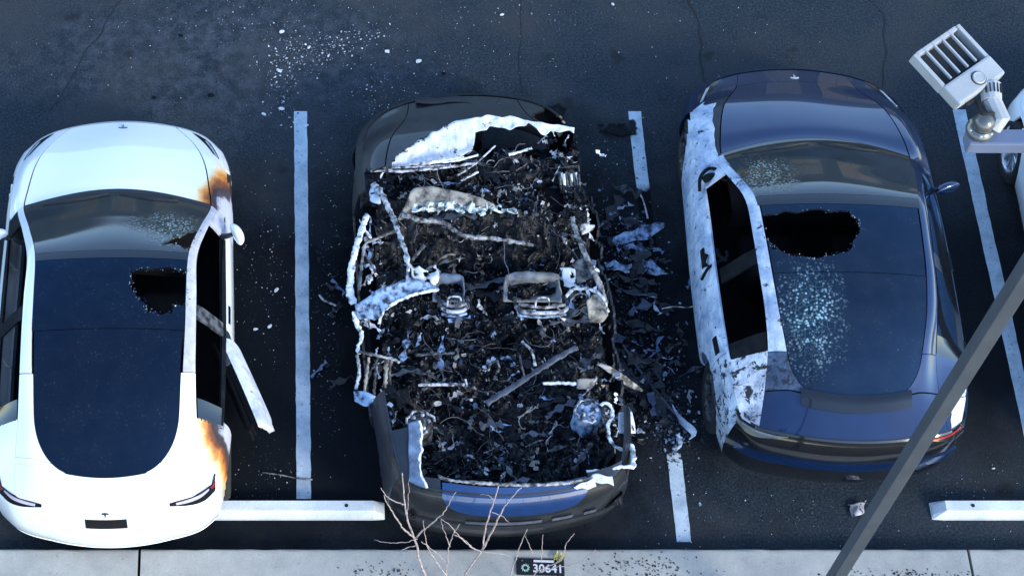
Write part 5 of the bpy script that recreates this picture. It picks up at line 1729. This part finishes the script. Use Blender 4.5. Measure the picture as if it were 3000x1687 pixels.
# larger flakes one can pick out
FL = [(826, 94, .030, .5, "oblong pale flake at the upper end of the dense crumb patch"), (818, 208, .036, -.5, "slanting pale flake halfway down the crumb trail left of the long line"),
      (806, 227, .017, .4, "short stubby pale flake just under the slanting flake in the crumb trail"), (826, 320, .034, -.2, "long pale flake right above the top of the long parking line"),
      (773, 336, .026, -.4, "lone pale flake on the asphalt toward the white car from the long line's top"), (897, 370, .026, .5, "pale flake touching the right edge of the long parking line near its top"),
      (1226, 180, .038, .3, "brightest curved flake in the lane ahead of the wreck's front wing"), (1134, 152, .032, .1, "flat pale flake in the lane between the crumb patch and the curved flake"),
      (963, 164, .022, 1.2, "pale flake standing out at the lower right of the dense crumb patch"), (905, 140, .022, .8, "pale flake in the middle of the dense crumb patch"),
      (1795, 14, .024, -.6, "pale flake at the top edge of the picture between wreck and blue car"), (1470, 45, .022, .2, "pale flake in the lane beside the straight crack above the wreck"),
      (810, 850, .030, .9, "slim pale flake between the white car's front door and the long line"), (748, 965, .024, .0, "round pale flake just outside the white car's open rear door"),
      (790, 957, .028, .6, "slim pale flake beside the round flake near the open rear door"), (2910, 1372, .016, 0, "pale speck on the asphalt above the wheel stop by the lamp pole")]
for k, (px, py, s, a, lab) in enumerate(FL):
    p = at(px, py, .006)
    el = rnd.uniform(.35, .6); n = 8
    top = []
    for q in range(n):
        th = 2 * PI * q / n; rr = s * rnd.uniform(.7, 1.1)
        v = Vector((rr * math.cos(th), rr * math.sin(th) * el, .006 + .010 * rnd.random()))
        top.append(Matrix.Rotation(a, 3, 'Z') @ v)
    bot = [Vector((v.x, v.y, 0)) for v in top]
    o = obj("paint_flake", top + bot, [tuple(range(n))] + [(q, q + n, (q + 1) % n + n, (q + 1) % n) for q in range(n)], "pale_flake", None, False, p)
    tag(o, lab, "flake", "pale flakes on the asphalt")
DK = [(618, 280, .032, "largest round black lump in the lane ahead of the white car"), (530, 105, .022, "small black lump in the lane near the top, ahead of the white car"),
      (1300, 215, .022, "black lump in the lane ahead of the wreck's bonnet"), (452, 287, .022, "small black lump just ahead of the white car's bonnet edge")]
for px, py, s, lab in DK:
    p = at(px, py, .004); n = 9
    top = [Vector((s * rnd.uniform(.8, 1.1) * math.cos(2 * PI * q / n), s * .7 * math.sin(2 * PI * q / n), .007)) for q in range(n)]
    o = obj("char_lump", top + [Vector((v.x * 1.1, v.y * 1.1, 0)) for v in top], [tuple(range(n))] + [(q, q + n, (q + 1) % n + n, (q + 1) % n) for q in range(n)], "char", None, False, p)
    tag(o, lab, "lump", "black lumps in the lane")

def scrap(name, label, A, B, n, m, mat, amp, nsc=9, thick=.008, crown=.0, cut=None, cat="scrap"):
    Aw = [at(*p) for p in A]; Bw = [at(*p) for p in B]
    c = sum(Aw + Bw, Vector()) / (len(Aw) + len(Bw)); c.z = 0
    o = strip(name, [p - c for p in Aw], [p - c for p in Bw], n, m, mat, None, thick, amp, nsc, cut, crown)
    o.location = c
    tag(o, label, cat)
    return o
hole = lambda k, th: (lambda c: noise.noise(c * k) > th)
scrap("torn_panel", "long blue-grey torn panel piece on the asphalt beside the wreck's door", [(1800, 690, .07), (1850, 675, .09), (1905, 655, .10), (1942, 655, .09)], [(1796, 712, .04), (1850, 705, .05), (1900, 698, .05), (1938, 672, .06)], 24, 8, "blue_ash", .030)
scrap("torn_panel", "ragged blue strip of panel just below the longer blue-grey piece", [(1798, 722, .06), (1840, 714, .07), (1895, 728, .07)], [(1808, 738, .04), (1850, 730, .04), (1908, 742, .04)], 24, 8, "blue_ash", .035, 12, cut=hole(22, .25))
scrap("torn_panel", "crumpled dark blue sheet with holes by the wreck's centre post", [(1745, 775, .07), (1800, 765, .08), (1850, 772, .08)], [(1755, 792, .04), (1800, 790, .05), (1846, 786, .05)], 24, 8, "blue_ash", .040, 12, cut=hole(18, .2))
scrap("torn_panel", "curled blue scrap farthest out from the wreck's centre post", [(1868, 770, .06), (1900, 760, .08), (1930, 768, .08)], [(1876, 802, .04), (1910, 800, .05), (1960, 806, .04)], 20, 8, "blue_ash", .045, 14, cut=hole(20, .3))
scrap("detached_door_frame", "curved grey lens-shaped door frame leaning out of the wreck", [(1746, 1068, .62), (1775, 1085, .58), (1810, 1112, .5), (1850, 1138, .42), (1882, 1148, .34)], [(1762, 1062, .62), (1800, 1080, .58), (1840, 1108, .5), (1868, 1128, .42), (1884, 1142, .34)], 28, 5, "bare_steel", .010, cat="door frame")
# heap of torn panel pieces shed from the wreck's flanks
def shed(n, cx_, cy_, sx_, sy_, mat, name, label, big=1.0):
    mb = MB()
    for k in range(n):
        c = at(cx_ + rnd.gauss(0, sx_), cy_ + rnd.gauss(0, sy_), .03); c.z = rnd.uniform(.012, .07)
        l = rnd.choice((.04, .06, .09, .14, .2)) * rnd.uniform(.7, 1.3) * big; wd = l * rnd.uniform(.18, .5); a = rnd.gauss(.5, .9)
        d = Vector((math.cos(a), math.sin(a), rnd.uniform(-.2, .2))); n_ = Vector((-math.sin(a), math.cos(a), rnd.uniform(-.4, .4))); ph = rnd.uniform(0, 9)
        P = []
        for i in range(8):
            f = i / 7 - .5; wv = wd * (.55 + .45 * math.sin(ph + i * 1.9)) * (1 - 1.3 * f * f)
            for j in range(4):
                q = c + d * l * f + n_ * wv * (j / 3 - .5)
                q += Vector((noise.noise(q * 17), noise.noise(q * 16 + Vector((3, 0, 1))), noise.noise(q * 15 + Vector((0, 5, 1))))) * .045
                q.z = max(.008, q.z); P.append(q)
        fs = [(i * 4 + j, i * 4 + j + 1, (i + 1) * 4 + j + 1, (i + 1) * 4 + j) for i in range(7) for j in range(3)]
        mb.add(P + [q - Vector((0, 0, .004)) for q in P], fs + [tuple(v + 32 for v in reversed(f)) for f in fs])
    o = mb.build(name, mat, None, False); o['kind'] = 'stuff'; tag(o, label, 'debris'); return o
shed(50, 1850, 750, 50, 100, 'blue_flakes', 'panel_litter', 'torn blue and black panel litter along the wreck by its missing doors', 1.5)
shed(64, 1895, 1110, 65, 95, 'blue_flakes', 'panel_litter', 'torn blue and black panel litter spread from the wreck to the broken line', 1.5)
shed(16, 965, 960, 22, 170, 'blue_flakes', 'panel_litter', 'torn panel litter along the wreck on the side of the long line')
def rod(name, label, pts, r, mat, flat=.6, cat="strip", n=30):
    w = [at(*p) for p in pts]; c = w[len(w) // 2].copy(); c.z = 0
    o = MB().tube([p - c for p in curve(w, n)], r, 8, flat).build(name, mat, None, True, c)
    tag(o, label, cat); return o
rod("trim_strip", "long thin dark trim strip lying slantwise from the wreck to the parking line", [(1825, 1010, .02), (1860, 1065, .03), (1910, 1130, .03), (1960, 1190, .03), (1990, 1225, .02)], .013, "sooty_strut")
scrap("sill_end_piece", "pale blue pointed end of a burnt sill beside the broken line", [(1972, 1185, .06), (1990, 1212, .09), (2015, 1235, .10), (2042, 1258, .08), (2040, 1275, .06)], [(1976, 1205, .03), (1996, 1240, .04), (2010, 1255, .05), (2030, 1270, .05), (2022, 1288, .04)], 26, 6, "blue_white_ash", .018, 10)
scrap("sill_lump", "crumpled dark lump under the end of the burnt sill", [(1960, 1262, .05), (1990, 1270, .07), (2015, 1280, .06)], [(1955, 1330, .03), (1985, 1320, .04), (2000, 1305, .04)], 20, 12, "blue_ash", .05, 12, cut=hole(20, .1))
rod("wire_piece", "thin bent wire reaching from the wreck towards the dark blue car", [(1935, 905, .03), (1975, 898, .06), (2015, 900, .08), (2058, 890, .06)], .006, "pale_metal", 1, "wire")
rod("wire_piece", "thin straight wire on the asphalt below the white car's open door", [(768, 1383, .012), (820, 1390, .015), (880, 1402, .015), (915, 1404, .012)], .006, "bare_steel", 1, "wire")
rod("bent_strip", "short pale bent strip on the asphalt at the wreck's near flank", [(936, 864, .012), (950, 880, .02), (972, 890, .025), (986, 896, .015)], .012, "pale_metal", .6)
rod("hose_piece", "black hose length lying beside the broken parking line", [(1868, 555, .02), (1885, 590, .02), (1898, 640, .015)], .008, "pale_metal", .8, "hose")
scrap("charred_lump", "black charred lump on the asphalt by the wreck's front corner", [(1590, 312, .03), (1630, 302, .06), (1665, 318, .05)], [(1588, 335, .03), (1630, 350, .04), (1662, 345, .03)], 18, 14, "char", .05, 12)
scrap("charred_lump", "black ragged patch of melted plastic over the top of the broken line", [(1750, 368, .02), (1790, 362, .03), (1845, 368, .03)], [(1755, 385, .02), (1795, 392, .02), (1850, 398, .02)], 18, 10, "char", .03, 12, cut=hole(14, .25))
scrap("charred_scrap", "small black and pale torn scrap beside the grey lamp post", [(2488, 1478, .03), (2510, 1474, .05), (2540, 1470, .04)], [(2492, 1512, .02), (2512, 1508, .03), (2536, 1498, .03)], 16, 10, "ash_speckle", .035, 14)

# ------------------------------------------------------------------ shop row across the lane: it shows only in the windscreens
def shop_row():
    root = empty("shop_building", (4, 36, 0))
    tag(root, "long low rendered building across the lane, mirrored in the windscreens", "building")
    W, H, D = 64, 5.8, 12
    openings = []
    x = -W / 2 + 2
    while x < W / 2 - 4: openings.append((x, x + 2.6, 1.0, 3.2)); x += 4.4
    MB().box((0, D / 2, H / 2), (W, D, H)).build("wall", "render_wall", root, False)
    MB().box((0, -.06, H + .15), (W + .6, .5, .3), None, .04).build("parapet", "pale_trim", root, False)
    for (a, b, c, d) in openings:
        f = MB()
        for sx in (a, b): f.box((sx, -.05, (c + d) / 2), (.10, .10, d - c + .1))
        for z in (c, d): f.box(((a + b) / 2, -.05, z), (b - a - .1, .098, .10))
        f.box(((a + b) / 2, -.04, (c + d) / 2), (.06, .07, d - c - .1))
        w = f.build("window", "pale_trim", root, False)
        MB().box(((a + b) / 2, -.012, (c + d) / 2), (b - a, .02, d - c)).build("pane", "gloss_black", w, False)
plain("render_wall", (.055, .078, .082), (.04, .058, .06), .9, 0, .6, bmp=.2)
plain("pale_trim", (.20, .21, .20), None, .7, 0, 3)
shop_row()
